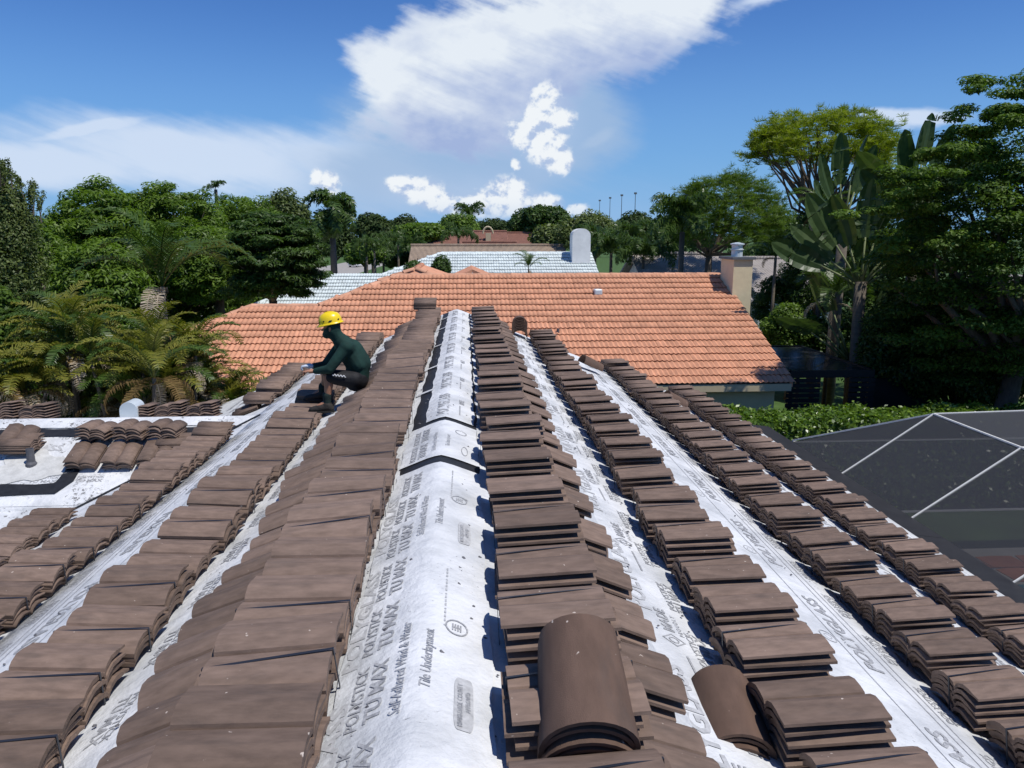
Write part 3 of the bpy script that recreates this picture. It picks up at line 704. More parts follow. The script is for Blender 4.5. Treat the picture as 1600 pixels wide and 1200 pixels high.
ridge_stack(at_Y(925, 1131, 2.05), at_Y(905, 957, 2.46), 4, 'lying on stacked tiles beside the ridge', .038)
a_ = at_Y(1158, 1150, 2.76); b_ = at_Y(1128, 1041, 3.17); ridge_stack(a_, b_, 3, 'lying on the white strip between two rows', .027)
c_ = roofp(1, 1.30, 15.55, 0); ridge_stack(c_ + (0, 0, .42), c_ + (.02, .42, .42), 9, 'at the far gable end of the roof', .033)
for nm, u_, y_, tl in (('second', 2.46, 14.3, 1), ('third', 3.98, 13.7, 1)):
    o = obj('ridge_tile', BAR); o.matrix_world = Matrix.Translation(Vector(roofp(1, u_ - .1, y_, .13))) @ Matrix.Rotation(R(-75), 4, 'Z') @ Matrix.Rotation(R(-26), 4, 'X')
    tag(o, 'single brown barrel ridge tile leaning at the downhill end of the %s tile row' % nm, 'ridge tile')
# crumbs and chips of tile lying on the underlayment
g_ = np.random.default_rng(17); CV = []; CF = []
for k in range(420):
    s_ = 1 if g_.random() < .5 else -1; u_ = g_.choice([.12, .18, .24, 1.32, 1.40, 2.75, 2.95, 4.3, 6.1, 6.3]) + g_.normal(0, .05); y_ = 1.6 + 13 * g_.random() ** 1.7; z_ = g_.uniform(.004, .013)
    base = roofp(s_, max(u_, .03), y_, .020); a0 = g_.uniform(0, 6); b_ = len(CV)
    for q in range(5): a = a0 + q * 1.257; rr_ = z_ * g_.uniform(.7, 1.5); CV.append(base + (rr_ * math.cos(a), rr_ * math.sin(a), 0))
    CV.append(base + (0, 0, z_)); CF += [(b_ + q, b_ + (q + 1) % 5, b_ + 5) for q in range(5)]
o = obj('tile_crumbs', new_mesh('tile_crumbs', np.array(CV), CF, M['lead'])); tag(o, 'dark crumbs and chips scattered on the white underlayment', 'crumbs', kind='stuff')

# ================================================================== the worker
def capsule(mb, a, b, ra, rb, n=12, m_=5):
    """closed tapered capsule"""
    a = np.array(a, float); b = np.array(b, float); d = b - a; L_ = np.linalg.norm(d)
    d = d / L_ if L_ > 1e-6 else np.array([0, 0, 1.0]); r_ = np.cross(d, (0.13, .31, 1.0)); r_ /= np.linalg.norm(r_); u_ = np.cross(d, r_)
    rings = [(a - d * ra * math.cos(t), ra * math.sin(t)) for t in np.linspace(.12, math.pi / 2, m_)] + [(b + d * rb * math.sin(t), rb * math.cos(t)) for t in np.linspace(0, math.pi / 2 - .12, m_)]
    v = []; f = []
    for c_, q in rings:
        for k in range(n): t = 2 * math.pi * k / n; v.append(c_ + q * (r_ * math.cos(t) + u_ * math.sin(t)))
    for i in range(len(rings) - 1):
        for k in range(n): k2 = (k + 1) % n; f.append((i * n + k, i * n + k2, (i + 1) * n + k2, (i + 1) * n + k))
    f.append(tuple(range(n - 1, -1, -1))); f.append(tuple((len(rings) - 1) * n + k for k in range(n))); mb.add(v, f)
def organic(name, caps, mat, parent=None, voxel=.012, smooth=4, squash=None):
    """one continuous surface grown round tapered bones"""
    mb = MB()
    for a, b, ra, rb in caps: capsule(mb, a, b, ra, rb)
    me = new_mesh('tmp', np.array(mb.v), mb.f); bm = bmesh.new(); bm.from_mesh(me); bmesh.ops.recalc_face_normals(bm, faces=bm.faces); bm.to_mesh(me); bm.free()
    o = bpy.data.objects.new('tmp', me); COL.objects.link(o); r_ = o.modifiers.new('r', 'REMESH'); r_.mode = 'VOXEL'; r_.voxel_size = voxel; r_.use_smooth_shade = True
    sm = o.modifiers.new('s', 'SMOOTH'); sm.factor = .5; sm.iterations = smooth
    bpy.context.view_layer.update(); res = bpy.data.meshes.new_from_object(o.evaluated_get(bpy.context.evaluated_depsgraph_get())); res.name = name
    bpy.data.objects.remove(o); bpy.data.meshes.remove(me); res.materials.clear(); res.materials.append(mat); res.polygons.foreach_set('use_smooth', np.ones(len(res.polygons), bool))
    return obj(name, res, parent)
M['skin'] = material('skin', (0.36, 0.175, 0.105), 0.5, 0.1, 8.0)
M['green'] = material('dark_green_jersey', (0.010, 0.036, 0.028), 0.85, 0.35, 7.0, 1.0, 11.0)
M['shorts'] = material('black_shorts', (0.010, 0.010, 0.012), 0.7, 0.2, 10.0, 0.5, 18.0)
M['shoe'] = material('dark_work_shoe', (0.030, 0.026, 0.023), 0.7, 0.35, 25.0, 0.5, 40.0)
M['sock'] = material('dark_sock', (0.014, 0.026, 0.024), 0.9, 0.2, 30.0)
M['hat'] = material('yellow_hard_hat', (0.85, 0.60, 0.010), 0.3, 0.07, 9.0, spec=0.5)
M['glove'] = material('grey_work_glove', (0.45, 0.49, 0.55), 0.8, 0.3, 30.0)
M['logo'] = material('white_logo_print', (.7, .7, .7), .7)
J = {}
for k, v in dict(pel=(557, 591, 9.36), mid=(560, 568, 9.36), chest=(548, 549, 9.35), nb=(532, 532, 9.34), neck=(525, 524, 9.33), head=(517, 512, 9.32), crown=(516, 505, 9.32),
                 sn=(541, 542, 9.15), en=(515, 577, 9.08), wn=(491, 580, 9.17), sf=(534, 538, 9.54), ef=(508, 571, 9.56), wf=(488, 572, 9.42),
                 hn=(553, 593, 9.24), kn=(511, 588, 9.17), an=(511, 628, 9.18), hf=(550, 593, 9.48), kf=(509, 586, 9.54), af=(503, 610, 9.58)).items():
    J[k] = at_Y(*v)
T_ = np.array
calf = lambda k_, a: J[k_] + (J[a] - J[k_]) * .35 + T_([.02, 0, 0])
body = [(J['pel'], J['mid'], .125, .125), (J['mid'], J['chest'], .125, .13), (J['chest'], J['nb'], .12, .07), (J['nb'], J['neck'], .062, .056), (J['neck'], J['head'], .06, .085), (J['head'], J['crown'], .088, .09), (J['head'] + T_([-.03, 0, -.05]), J['head'] + T_([-.055, 0, -.075]), .055, .04),
        (J['head'] + T_([-.085, 0, -.012]), J['head'] + T_([-.108, 0, -.03]), .012, .016), (J['head'] + T_([0, -.088, -.03]), J['head'] + T_([.006, -.09, .0]), .014, .016)]
for s_, e_, w_ in (('sn', 'en', 'wn'), ('sf', 'ef', 'wf')): body += [(J['chest'], J[s_], .10, .062), (J[s_], J[e_], .056, .044), (J[e_], J[w_], .045, .028)]
for h_, k_, a_ in (('hn', 'kn', 'an'), ('hf', 'kf', 'af')): body += [(J['pel'], J[h_], .12, .09), (J[h_], J[k_], .088, .058), (J[k_], calf(k_, a_), .056, .056), (calf(k_, a_), J[a_], .055, .036), (J[a_], J[a_] + T_([-.15, -.02, -.08]), .036, .026)]
def hand(w_, sgn, grow=0.0):
    pw = J[w_]; c_ = [(pw, pw + T_([-.045, 0, 0]), .026 + grow, .030 + grow), (pw + T_([-.045, -.018 * sgn, .0]), pw + T_([-.085, -.018 * sgn, .004]), .018 + grow, .015 + grow), (pw + T_([-.045, .018 * sgn, .0]), pw + T_([-.085, .02 * sgn, .004]), .018 + grow, .015 + grow)]
    for f in range(4):
        y_ = .0215 * (f - 1.5) * sgn; l_ = (.9, 1.08, 1.0, .8)[f]
        p0 = pw + T_([-.085, y_, .004]); p1 = p0 + T_([-.040 * l_, 0, -.006]); p2 = p1 + T_([-.012, 0, -.030 * l_]); p3 = p2 + T_([.014, 0, -.018 * l_])
        c_ += [(p0, p1, .0092 + grow, .0088 + grow), (p1, p2, .0088 + grow, .008 + grow), (p2, p3, .008 + grow, .0072 + grow)]
    t0 = pw + T_([-.03, -.03 * sgn, .004]); t1 = pw + T_([-.062, -.050 * sgn, .006]); t2 = pw + T_([-.098, -.046 * sgn, -.010]); return c_ + [(t0, t1, .012 + grow, .0105 + grow), (t1, t2, .010 + grow, .008 + grow)]
person = organic('person', body + hand('wn', 1) + hand('wf', -1), M['skin'], None, .0085, 3)
tag(person, 'person in yellow hard hat, dark green top and black shorts crouching on the tile rows', 'person')
lerp = lambda a, b, t: J[a] + (J[b] - J[a]) * t
top_ = [(J['pel'] + T_([.01, 0, .03]), J['mid'], .148, .152), (J['mid'], J['chest'], .160, .162), (J['chest'], J['nb'], .150, .10), (J['mid'] + T_([.0, -.08, 0]), J['chest'] + T_([0, -.09, 0]), .105, .10), (J['mid'] + T_([.0, .08, 0]), J['chest'] + T_([0, .09, 0]), .105, .10)]
for s_, e_, w_ in (('sn', 'en', 'wn'), ('sf', 'ef', 'wf')): top_ += [(J['chest'], J[s_], .125, .084), (J[s_], J[e_], .078, .060), (J[e_], lerp(e_, w_, .9), .060, .040)]
organic('sweatshirt', top_, M['green'], person, .012, 4)
sh_ = [(J['pel'] + T_([0, -.04, -.01]), J['pel'] + T_([0, .04, -.01]), .152, .152)]
for h_, k_ in (('hn', 'kn'), ('hf', 'kf')): sh_ += [(J['pel'], J[h_], .145, .118), (J[h_], lerp(h_, k_, .84), .116, .088)]
organic('shorts', sh_, M['shorts'], person, .012, 4)
organic('face_cover', [(J['nb'], J['neck'], .090, .086), (J['neck'], J['head'] + T_([.012, 0, -.03]), .086, .102), (J['head'] + T_([-.02, 0, -.055]), J['head'] + T_([-.055, 0, -.085]), .074, .052), (J['head'] + T_([.02, 0, -.02]), J['head'] + T_([.02, 0, .03]), .10, .098)], M['green'], person, .012, 4)
for a, k_ in (('an', 'kn'), ('af', 'kf')):
    organic('sock', [(J[a] + T_([0, 0, -.04]), lerp(a, k_, .10), .046, .050), (lerp(a, k_, .10), lerp(a, k_, .26), .050, .058)], M['sock'], person, .010, 3)
    h = J[a]; shoe_ = organic('shoe', [(h + T_([.04, 0, -.075]), h + T_([0, 0, -.035]), .046, .056), (h + T_([0, 0, -.05]), h + T_([-.10, -.012, -.075]), .055, .048), (h + T_([-.10, -.012, -.078]), h + T_([-.185, -.022, -.090]), .048, .036)], M['shoe'], person, .010, 3)
    oval = [(h[0] - .075 + .165 * math.cos(t), h[1] - .012 + .052 * math.sin(t), h[2] - .128) for t in np.linspace(0, 2 * math.pi, 17)[:-1]]
    MB().prism(oval, .026, (0, 0, 1)).build('sole', M['rubber'], shoe_)
    lc = MB()
    for q in range(4): lc.tube([h + T_([-.045 - .028 * q, -.045, -.040 - .011 * q]), h + T_([-.045 - .028 * q, 0, -.006 - .012 * q]), h + T_([-.045 - .028 * q, .04, -.040 - .011 * q])], .004, 5)
    lc.build('lace', M['glove'], shoe_)
organic('glove', hand('wf', -1, .004), M['glove'], person, .0085, 2)
sq = MB(); hp = J['hn'] + T_([-.02, -.112, .055]); kp = lerp('hn', 'kn', .84) + T_([.02, -.088, .045])
sq.tube([hp + (kp - hp) * t + T_([0, -.006 - .012 * math.sin(math.pi * t), .010 * math.sin(t * 40)]) for t in np.linspace(.25, .95, 30)], .006, 5)
sq.build('printed_logo', M['logo'], person)
# hard hat
hc = J['crown'] + np.array([.004, 0, .012]); hat = MB(); n = 32; prof = [(1.0, 0.0), (.985, .25), (.93, .5), (.80, .74), (.58, .90), (.30, .985), (.06, 1.0)]
HX, HY, HZ = .142, .115, .128; vs = []; fs = []
for r_, z_ in prof:
    for k in range(n): a = 2 * math.pi * k / n; vs.append((r_ * HX * math.cos(a), r_ * HY * math.sin(a), z_ * HZ))
for i in range(len(prof) - 1):
    for k in range(n): k2 = (k + 1) % n; fs.append((i * n + k, i * n + k2, (i + 1) * n + k2, (i + 1) * n + k))
fs.append(tuple((len(prof) - 1) * n + k for k in range(n))); b = len(vs)
for rr_, zz in ((1.0, 0.0), (1.12, -.014), (1.13, -.022), (1.0, -.020)):     # brim all round, deeper at the front
    for k in range(n):
        a = 2 * math.pi * k / n; e_ = 1 + .10 * max(0, -math.cos(a)) if rr_ > 1.01 else 1
        vs.append((rr_ * e_ * HX * math.cos(a), rr_ * HY * math.sin(a), zz - (.012 * max(0, -math.cos(a)) if rr_ > 1.01 else 0)))
for i in range(3):
    for k in range(n): k2 = (k + 1) % n; fs.append((b + i * n + k2, b + i * n + k, b + (i + 1) * n + k, b + (i + 1) * n + k2))
hat.add(vs, fs); rot = Matrix.Rotation(R(-10), 3, 'Y')
hat.v = [tuple(np.array(rot @ Vector(v)) + hc) for v in hat.v]; ho = hat.build('hard_hat', M['hat'], person, smooth=True)
for yy in (-.035, 0, .035):
    MB().tube([hc + np.array(rot @ Vector((HX * math.cos(t) * math.sqrt(1 - (yy / HY) ** 2), yy, .002 + HZ * math.sin(t) * math.sqrt(1 - (yy / HY) ** 2)))) for t in np.linspace(.5, math.pi - .5, 11)], [.003] + [.0065] * 9 + [.003], 6).build('rib', M['hat'], ho, smooth=True)
for k, (t, z_, w_) in enumerate(((1.16, .020, .018), (1.36, .030, .010), (1.55, .022, .022), (1.80, .026, .014))):
    t *= math.pi; sc_ = math.sqrt(1 - (z_ / HZ) ** 2); MB().tube([hc + np.array(rot @ Vector((HX * sc_ * 1.012 * math.cos(t + q * w_ / HX), HY * sc_ * 1.012 * math.sin(t + q * w_ / HX), z_ + .004 * q))) for q in (-1, -.3, .4, 1)], [.005, .010, .009, .004], 5).build('sticker', M['shorts'], ho)

# ================================================================== neighbouring houses
def wave_tile(W_=.30, E_=.42, amp=.036, n=8, mat=None, name='roof_tile'):
    L_ = E_ + .02; ys = np.linspace(0, W_, n + 1); top = [amp * (.5 - .5 * math.cos(4 * math.pi * y / W_)) for y in ys]
    V_ = []; F_ = []; m1 = n + 1
    for d, lift in ((0, .046), (L_, .004)):                    # d = 0 lower (exposed) end
        for y, z in zip(ys, top): V_.append((y, d, z + lift))
    for y, z in zip(ys, top): V_.append((y, .004, z + .046 - .020))
    for y, z in zip(ys, top): V_.append((y, .10, z + .046 - .020 - .010))
    for k in range(n): F_ += [(k, k + 1, m1 + k + 1, m1 + k), (2 * m1 + k, 2 * m1 + k + 1, k + 1, k), (2 * m1 + k + 1, 2 * m1 + k, 3 * m1 + k, 3 * m1 + k + 1)]
    return new_mesh(name, np.array(V_), F_, mat)
def inside(poly, x, y):
    c_ = False; j = len(poly) - 1
    for i in range(len(poly)):
        xi, yi = poly[i]; xj, yj = poly[j]
        if (yi > y) != (yj > y) and x < (xj - xi) * (y - yi) / (yj - yi) + xi: c_ = not c_
        j = i
    return c_
def visible(px, py):
    sil = 483 + .42 * (px - 708) if px > 708 else 483 + .40 * (708 - px)
    return 0 < px < 1600 and py < min(sil, 640) - 6
def tiled_slope(root, poly, x_ref, y_e, z_e, slope, mat, W_=.30, E_=.42, singles=0, jit=.004):
    """poly in plan (x, y); the slope rises with +y. Lays real tiles; the `singles` that show largest become parts"""
    tm = wave_tile(W_, E_, mat=mat); cs = math.cos(math.atan(slope)); rec = []; ang = math.atan(slope)
    ymax = max(q[1] for q in poly); xmin = min(q[0] for q in poly); xmax = max(q[0] for q in poly)
    loc = np.array(root.location)
    for r_ in range(int((ymax - y_e) / (E_ * cs)) + 1):
        for c_ in range(int((xmax - xmin) / W_) + 1):
            x = xmin + c_ * W_; y = y_e + r_ * E_ * cs
            if inside(poly, x + W_ / 2, y + E_ * cs * .45):
                p_ = np.array([x, y, z_e + slope * (y - y_e) + .012]); px, py = proj(p_); rec.append((p_, (1 if visible(px, py) else .001) / np.sum((p_ - CAM) ** 2)))
    rec.sort(key=lambda q: -q[1]); rg = np.random.default_rng(11)
    for p_, _ in rec[:singles]:
        o = obj('roof_tile', tm, root); o.location = p_ - loc + rg.normal(0, jit, 3) * (1, 1, .6); o.rotation_euler = (ang, 0, rg.normal(0, .006))
    rest_ = rec[singles:]
    if rest_:
        tv = np.array([v.co[:] for v in tm.vertices]); tf = np.array([list(q.vertices) for q in tm.polygons]); Rm = np.array(Matrix.Rotation(ang, 3, 'X'))
        VV = np.concatenate([tv @ Rm.T + p_ - loc + rg.normal(0, jit, 3) * (1, 1, .6) for p_, _ in rest_]); FF = np.concatenate([tf + i * len(tv) for i in range(len(rest_))])
        o = obj('roof_tile_field', new_mesh('roof_tile_field', VV, FF, mat, rnd=np.repeat(rg.random(len(rest_)), len(tv))), root); o['kind'] = 'stuff'
def cap_run(root, a, b, mat, step=.40, r_=.13):
    a = np.array(a, float); b = np.array(b, float); L_ = np.linalg.norm(b - a); n_ = max(1, int(L_ / step)); d = (b - a) / L_
    me = CAPS.get((mat.name, r_))
    if me is None:
        V_ = []; F_ = []; k_ = 8
        for y, rr_ in ((0, r_), (step + .05, r_ * .86)):
            for k in range(k_ + 1): t = math.pi * k / k_; V_.append((rr_ * math.cos(t), y, rr_ * math.sin(t) * .8))
        for k in range(k_): F_.append((k, k + 1, k_ + 1 + k + 1, k_ + 1 + k))
        F_.append(tuple(range(k_, -1, -1))); me = new_mesh('ridge_tile', np.array(V_), F_, mat, False); CAPS[mat.name, r_] = me
    rr_ = np.cross(d, (0, 0, 1)); rr_ /= np.linalg.norm(rr_); u_ = np.cross(rr_, d); m3 = Matrix((rr_, d, u_)).transposed().to_4x4()
    for i in range(n_):
        o = obj('ridge_tile', me, root); o.matrix_local = Matrix.Translation(Vector(a + d * (L_ * i / n_) - np.array(root.location) + (0, 0, -.045))) @ m3
CAPS = {}
def hroof(root, pts, mat=None, t=.12, name='roof_base'):
    loc = np.array(root.location); return MB().prism([np.array(p_) - loc for p_ in pts], t).build(name, mat or M['shade'], root)
def ranch(name, label, cat, ox, oy, zr_, mat, capmat, wallmat, x0, x1, w, tiles=True, singles=0, xl=(2.55, 4.75, 9.6), slope=.4, front_only=False):
    """the estate's house type: long gabled roof, right end gable at x1, left end stepping down over a hip; ridge along X at y=oy, height zr_"""
    ye = oy - w; ze = zr_ - slope * w; root = empty(name, ((x0 + x1) / 2, oy, 0), 0, label, cat); z_ = lambda y: zr_ - slope * (oy - y)
    d1 = xl[0] * .865                                           # drop of the first hip in plan
    P = [(x0 - xl[2], ye), (x1, ye), (x1, oy), (x0, oy), (x0 - xl[0], oy - d1), (x0 - xl[1], oy - d1)]
    hroof(root, [(x, y, z_(y) - .01) for x, y in P])
    hroof(root, [(x0, oy, zr_ - .01), (x1, oy, zr_ - .01), (x1, oy + w, ze - .01), (x0 - w, oy + w, ze - .01)])
    yb = oy - d1; zb = z_(yb); wl = yb - ye
    hroof(root, [(x0 - xl[1], yb, zb - .012), (x0 - xl[1] - wl, yb + wl, ze - .012), (x0 - xl[1] - wl, ye, ze - .012)])
    hroof(root, [(x0 - xl[0], yb, zb - .014), (x0 - xl[0], yb + wl, ze - .014), (x0 - xl[1] - wl, yb + wl, ze - .014), (x0 - xl[1], yb, zb - .014)])
    lo = np.array(root.location)
    MB().box(x0 - xl[1] - wl + .6 - lo[0], x1 - .35 - lo[0], ye + .30 - lo[1], oy + w - .6 - lo[1], 0, ze - .02).build('wall', wallmat, root)
    MB().prism([np.array(q) - lo for q in ((x1 - .36, ye + .5, ze - .02), (x1 - .36, oy + w - .5, ze - .02), (x1 - .36, oy, zr_ - .2))], .2, (-1, 0, 0)).build('gable_wall', wallmat, root)
    MB().box(x0 - xl[1] - wl + .2 - lo[0], x1 - lo[0], ye - .03 - lo[1], ye + .02 - lo[1], ze - .21, ze + .005).build('fascia', M['fascia'], root)
    if tiles:
        tiled_slope(root, P, x0, ye - .04, ze, slope, mat, singles=singles)
        cap_run(root, (x0, oy, zr_ + .02), (x1, oy, zr_ + .02), capmat); cap_run(root, (x0 - xl[0], yb, zb + .03), (x0, oy, zr_ + .03), capmat)
        cap_run(root, (x0 - xl[1], yb, zb + .02), (x0 - xl[0], yb, zb + .02), capmat); cap_run(root, (x0 - xl[1] - wl, ye, ze + .03), (x0 - xl[1], yb, zb + .03), capmat)
        rk = MB()
        for k in range(int(w / .39)):
            y = oy - w + k * .39; rk.hexa([np.array(q) - lo for q in ((x1 - .03, y, z_(y) - .1), (x1 + .05, y, z_(y) - .1), (x1 + .05, y + .40, z_(y + .4) - .1), (x1 - .03, y + .40, z_(y + .4) - .1), (x1 - .03, y, z_(y) + .075), (x1 + .05, y, z_(y) + .075), (x1 + .05, y + .40, z_(y + .4) + .045), (x1 - .03, y + .40, z_(y + .4) + .045))])
        rk.build('rake_tile', mat, root)['kind'] = 'stuff'
    return root, z_, ye, ze
red, zfun, ye, ze = ranch('tiled_house', 'terracotta tiled house with cream chimney behind the hard-hatted worker', 'house', 0, 28.1, 5.5, M['red'], M['redcap'], M['cream'], -2.43, 9.45, 7.0, singles=300)
lo = np.array(red.location)
# cross gable peeping over the ridge
cg = [(-2.0, 28.6, 5.55), (-2.0, 33.5, 5.75), (.6, 33.5, 4.7), (.6, 28.6, 4.7)]
for pts in ([(-1.9, 29.3, 5.70), (-1.9, 33.5, 5.70), (.9, 33.5, 4.7), (.9, 28.4, 4.7)], [(-1.9, 29.3, 5.70), (-4.7, 28.4, 4.7), (-4.7, 33.5, 4.7), (-1.9, 33.5, 5.70)], [(-1.9, 29.3, 5.70), (.9, 28.4, 4.7), (-4.7, 28.4, 4.7)]):
    hroof(red, pts, M['red'], name='cross_gable_roof')
cap_run(red, (-1.9, 29.3, 5.72), (-1.9, 33.4, 5.72), M['redcap']); cap_run(red, (.6, 28.5, 4.84), (-1.9, 29.3, 5.72), M['redcap']); cap_run(red, (-3.3, 28.85, 5.28), (-1.9, 29.3, 5.72), M['redcap'])
hroof(red, [(.25, 29.2, 5.66), (.25, 33, 5.66), (1.8, 33, 5.0), (1.8, 28.8, 5.0)], M['red'], name='cross_gable_roof'); hroof(red, [(.25, 29.2, 5.66), (-1.2, 28.8, 5.0), (-1.2, 33, 5.0), (.25, 33, 5.66)], M['red'], name='cross_gable_roof')
# chimney
ch = MB().box(9.40 - lo[0], 10.08 - lo[0], 26.3 - lo[1], 27.65 - lo[1], 0, 6.10).build('chimney', M['creamrough'], red)
MB().box(9.32 - lo[0], 10.16 - lo[0], 26.22 - lo[1], 27.73 - lo[1], 6.102, 6.19).build('chimney_cap', M['pole'], ch)
MB().lathe([(.20, 0), (.20, .22), (.24, .24), (.24, .26), (.19, .27), (.19, .40), (.25, .42), (.25, .46), (.05, .50)], 14, (9.72 - lo[0], 26.95 - lo[1], 6.19)).build('flue_pipe', M['galv'], ch)
# small roof vents
v1 = at_Y(934, 462, 26.55); zz = zfun(26.55)
MB().box(v1[0] - .14 - lo[0], v1[0] + .14 - lo[0], 26.4 - lo[1], 26.75 - lo[1], zz + .0, zz + .20).build('roof_vent', M['galv'], red, bevel=.03)
v2 = at_Y(872, 512, 23.9); zz = zfun(23.9)
MB().lathe([(.045, 0), (.045, .20), (.035, .20)], 10, (v2[0] - lo[0], 23.9 - lo[1], zz)).build('vent_pipe', M['lead'], red)
# grey tiled house behind, arched white chimney
grey_, zg, _, _ = ranch('tiled_house', 'pale grey tiled house with a white arched chimney behind the terracotta roof', 'house', 0, 46.0, 5.87, M['greytile'], M['greytile'], M['whitestucco'], -1.4, 7.5, 9.0, xl=(3.3, 6.2, 12))
lo = np.array(grey_.location); cA = at_Y(893, 425, 44.6); cB = at_Y(921, 425, 44.6); top = at_Y(906, 357, 44.6)[2]; hw = (cB[0] - cA[0]) / 2; cx = (cA[0] + cB[0]) / 2
arch = [(cx - hw, 44.4, 1.0), (cx + hw, 44.4, 1.0)] + [(cx + hw * math.cos(t), 44.4, top - .40 + .40 * math.sin(t)) for t in np.linspace(0, math.pi, 13)]
MB().prism([np.array(q) - lo for q in arch], 1.1, (0, 1, 0)).build('chimney', M['whitestucco'], grey_)
# far houses: roofs whose tiles are too small to tell apart
def tilepattern(name, col):
    m = material(name, col, .8, .15, 1.2); t = m.node_tree; b = t.nodes['Principled BSDF']; co = N(t, 'ShaderNodeTexCoord')
    w1 = N(t, 'ShaderNodeTexWave', Scale=3.2); w1.bands_direction = 'X'; w2 = N(t, 'ShaderNodeTexWave', Scale=.8); w2.bands_direction = 'Y'; w2.wave_profile = 'SAW'
    t.links.new(co.outputs['Object'], w1.inputs[0]); t.links.new(co.outputs['Object'], w2.inputs[0])
    ad = N(t, 'ShaderNodeMath'); ad.operation = 'ADD'; t.links.new(w1.outputs['Fac'], ad.inputs[0]); t.links.new(w2.outputs['Fac'], ad.inputs[1])
    bp = N(t, 'ShaderNodeBump', Strength=1.0, Distance=.12); t.links.new(ad.outputs[0], bp.inputs['Height']); t.links.new(bp.outputs[0], b.inputs['Normal']); return m
M['pinkfar'] = tilepattern('far_pink_tile', (.42, .20, .14)); M['beigefar'] = tilepattern('far_beige_tile', (.56, .42, .30)); M['whitefar'] = tilepattern('far_white_tile', (.62, .55, .50))
def far_house(label, boxes, roofmat, wallmat, chim=None):
    """boxes: (x0, x1, y_eave, y_ridge, z_eave, z_ridge, gable?)"""
    b0 = boxes[0]; root = empty('tiled_house', ((b0[0] + b0[1]) / 2, b0[3], 0), 0, label, 'house'); lo = np.array(root.location)
    for x0, x1, ya, yr, z0, z1 in boxes:
        yb = 2 * yr - ya
        for pts in ([(x0, ya, z0), (x1, ya, z0), (x1 - .02, yr, z1), (x0 + .02, yr, z1)], [(x0, yb, z0), (x0 + .02, yr, z1), (x1 - .02, yr, z1), (x1, yb, z0)]): MB().prism([np.array(q) - lo for q in pts], .15).build('roof_slope', roofmat, root)
        cap = MB().tube([np.array((x0, yr, z1 + .03)) - lo, np.array((x1, yr, z1 + .03)) - lo], .14, 8).build('ridge_cap', roofmat, root)
        MB().box(x0 + .4 - lo[0], x1 - .4 - lo[0], ya + .5 - lo[1], yb - .5 - lo[1], 0, z0 - .02).build('wall', wallmat, root)
        for sgn, xx in ((1, x0 + .5), (-1, x1 - .5)): MB().prism([np.array(q) - lo for q in ((xx, ya + .6, z0 - .02), (xx, yb - .6, z0 - .02), (xx, yr, z1 - .25))], .2, (sgn, 0, 0)).build('gable_wall', wallmat, root)
        for xx in np.linspace(x0 + 2, x1 - 2, max(2, int((x1 - x0) / 4))):
            w_ = MB().box(xx - .6 - lo[0], xx + .6 - lo[0], ya + .47 - lo[1], ya + .51 - lo[1], .9, 2.1).build('window', M['glass'], root)
    return root
def X_(px, Y): return at_Y(px, 365, Y)[0]
def Zp(py, Y): return at_Y(727, py, Y)[2]
b = far_house('low beige tiled house just behind the pale grey roof', [(X_(640, 62), X_(885, 62), 56, 63, Zp(384, 63) - 2.6, Zp(384, 63))], M['beigefar'], M['whitestucco'])
pk = far_house('pink tiled house with stepped roofs among the far trees', [(X_(700, 88), X_(792, 88), 81, 88, Zp(362, 88) - 2.8, Zp(362, 88)), (X_(722, 84), X_(806, 84), 79, 82.5, Zp(379, 82) - 1.6, Zp(379, 82)), (X_(650, 84), X_(702, 84), 79, 83, Zp(374, 83) - 1.6, Zp(374, 83))], M['pinkfar'], M['beigefar'])
lo = np.array(pk.location)
MB().tube([np.array((X_(763, 84) + .55 * math.cos(t), 85.5, Zp(365, 85) + .75 * math.sin(t))) - lo for t in np.linspace(0, math.pi, 11)], .11, 6).build('chimney_arch', M['fascia'], pk)
MB().box(X_(759, 85) - lo[0], X_(767, 85) - lo[0], 85 - lo[1], 86 - lo[1], 3, Zp(364, 85)).build('chimney', M['fascia'], pk)
far_house('dull pink roofed house partly hidden behind the stepped pink house', [(X_(788, 98), X_(835, 98), 92, 98, Zp(364, 98) - 2.3, Zp(364, 98))], M['pinkfar'], M['beigefar'])
far_house('off-white tiled house glimpsed behind the queen palm', [(X_(985, 50), X_(1130, 50), 44, 50, Zp(398, 50) - 2.5, Zp(398, 50))], M['whitefar'], M['whitestucco'])
far_house('white tiled house glimpsed past the cream chimney', [(X_(1150, 48), X_(1275, 48), 44, 49, Zp(405, 49) - 1.8, Zp(405, 49))], M['whitefar'], M['whitestucco'])
far_house('cream house with white tiles glimpsed under the dark broadleaf tree', [(X_(1520, 34), X_(1780, 34), 30, 35, Zp(512, 30), Zp(440, 34))], M['whitefar'], M['cream'])

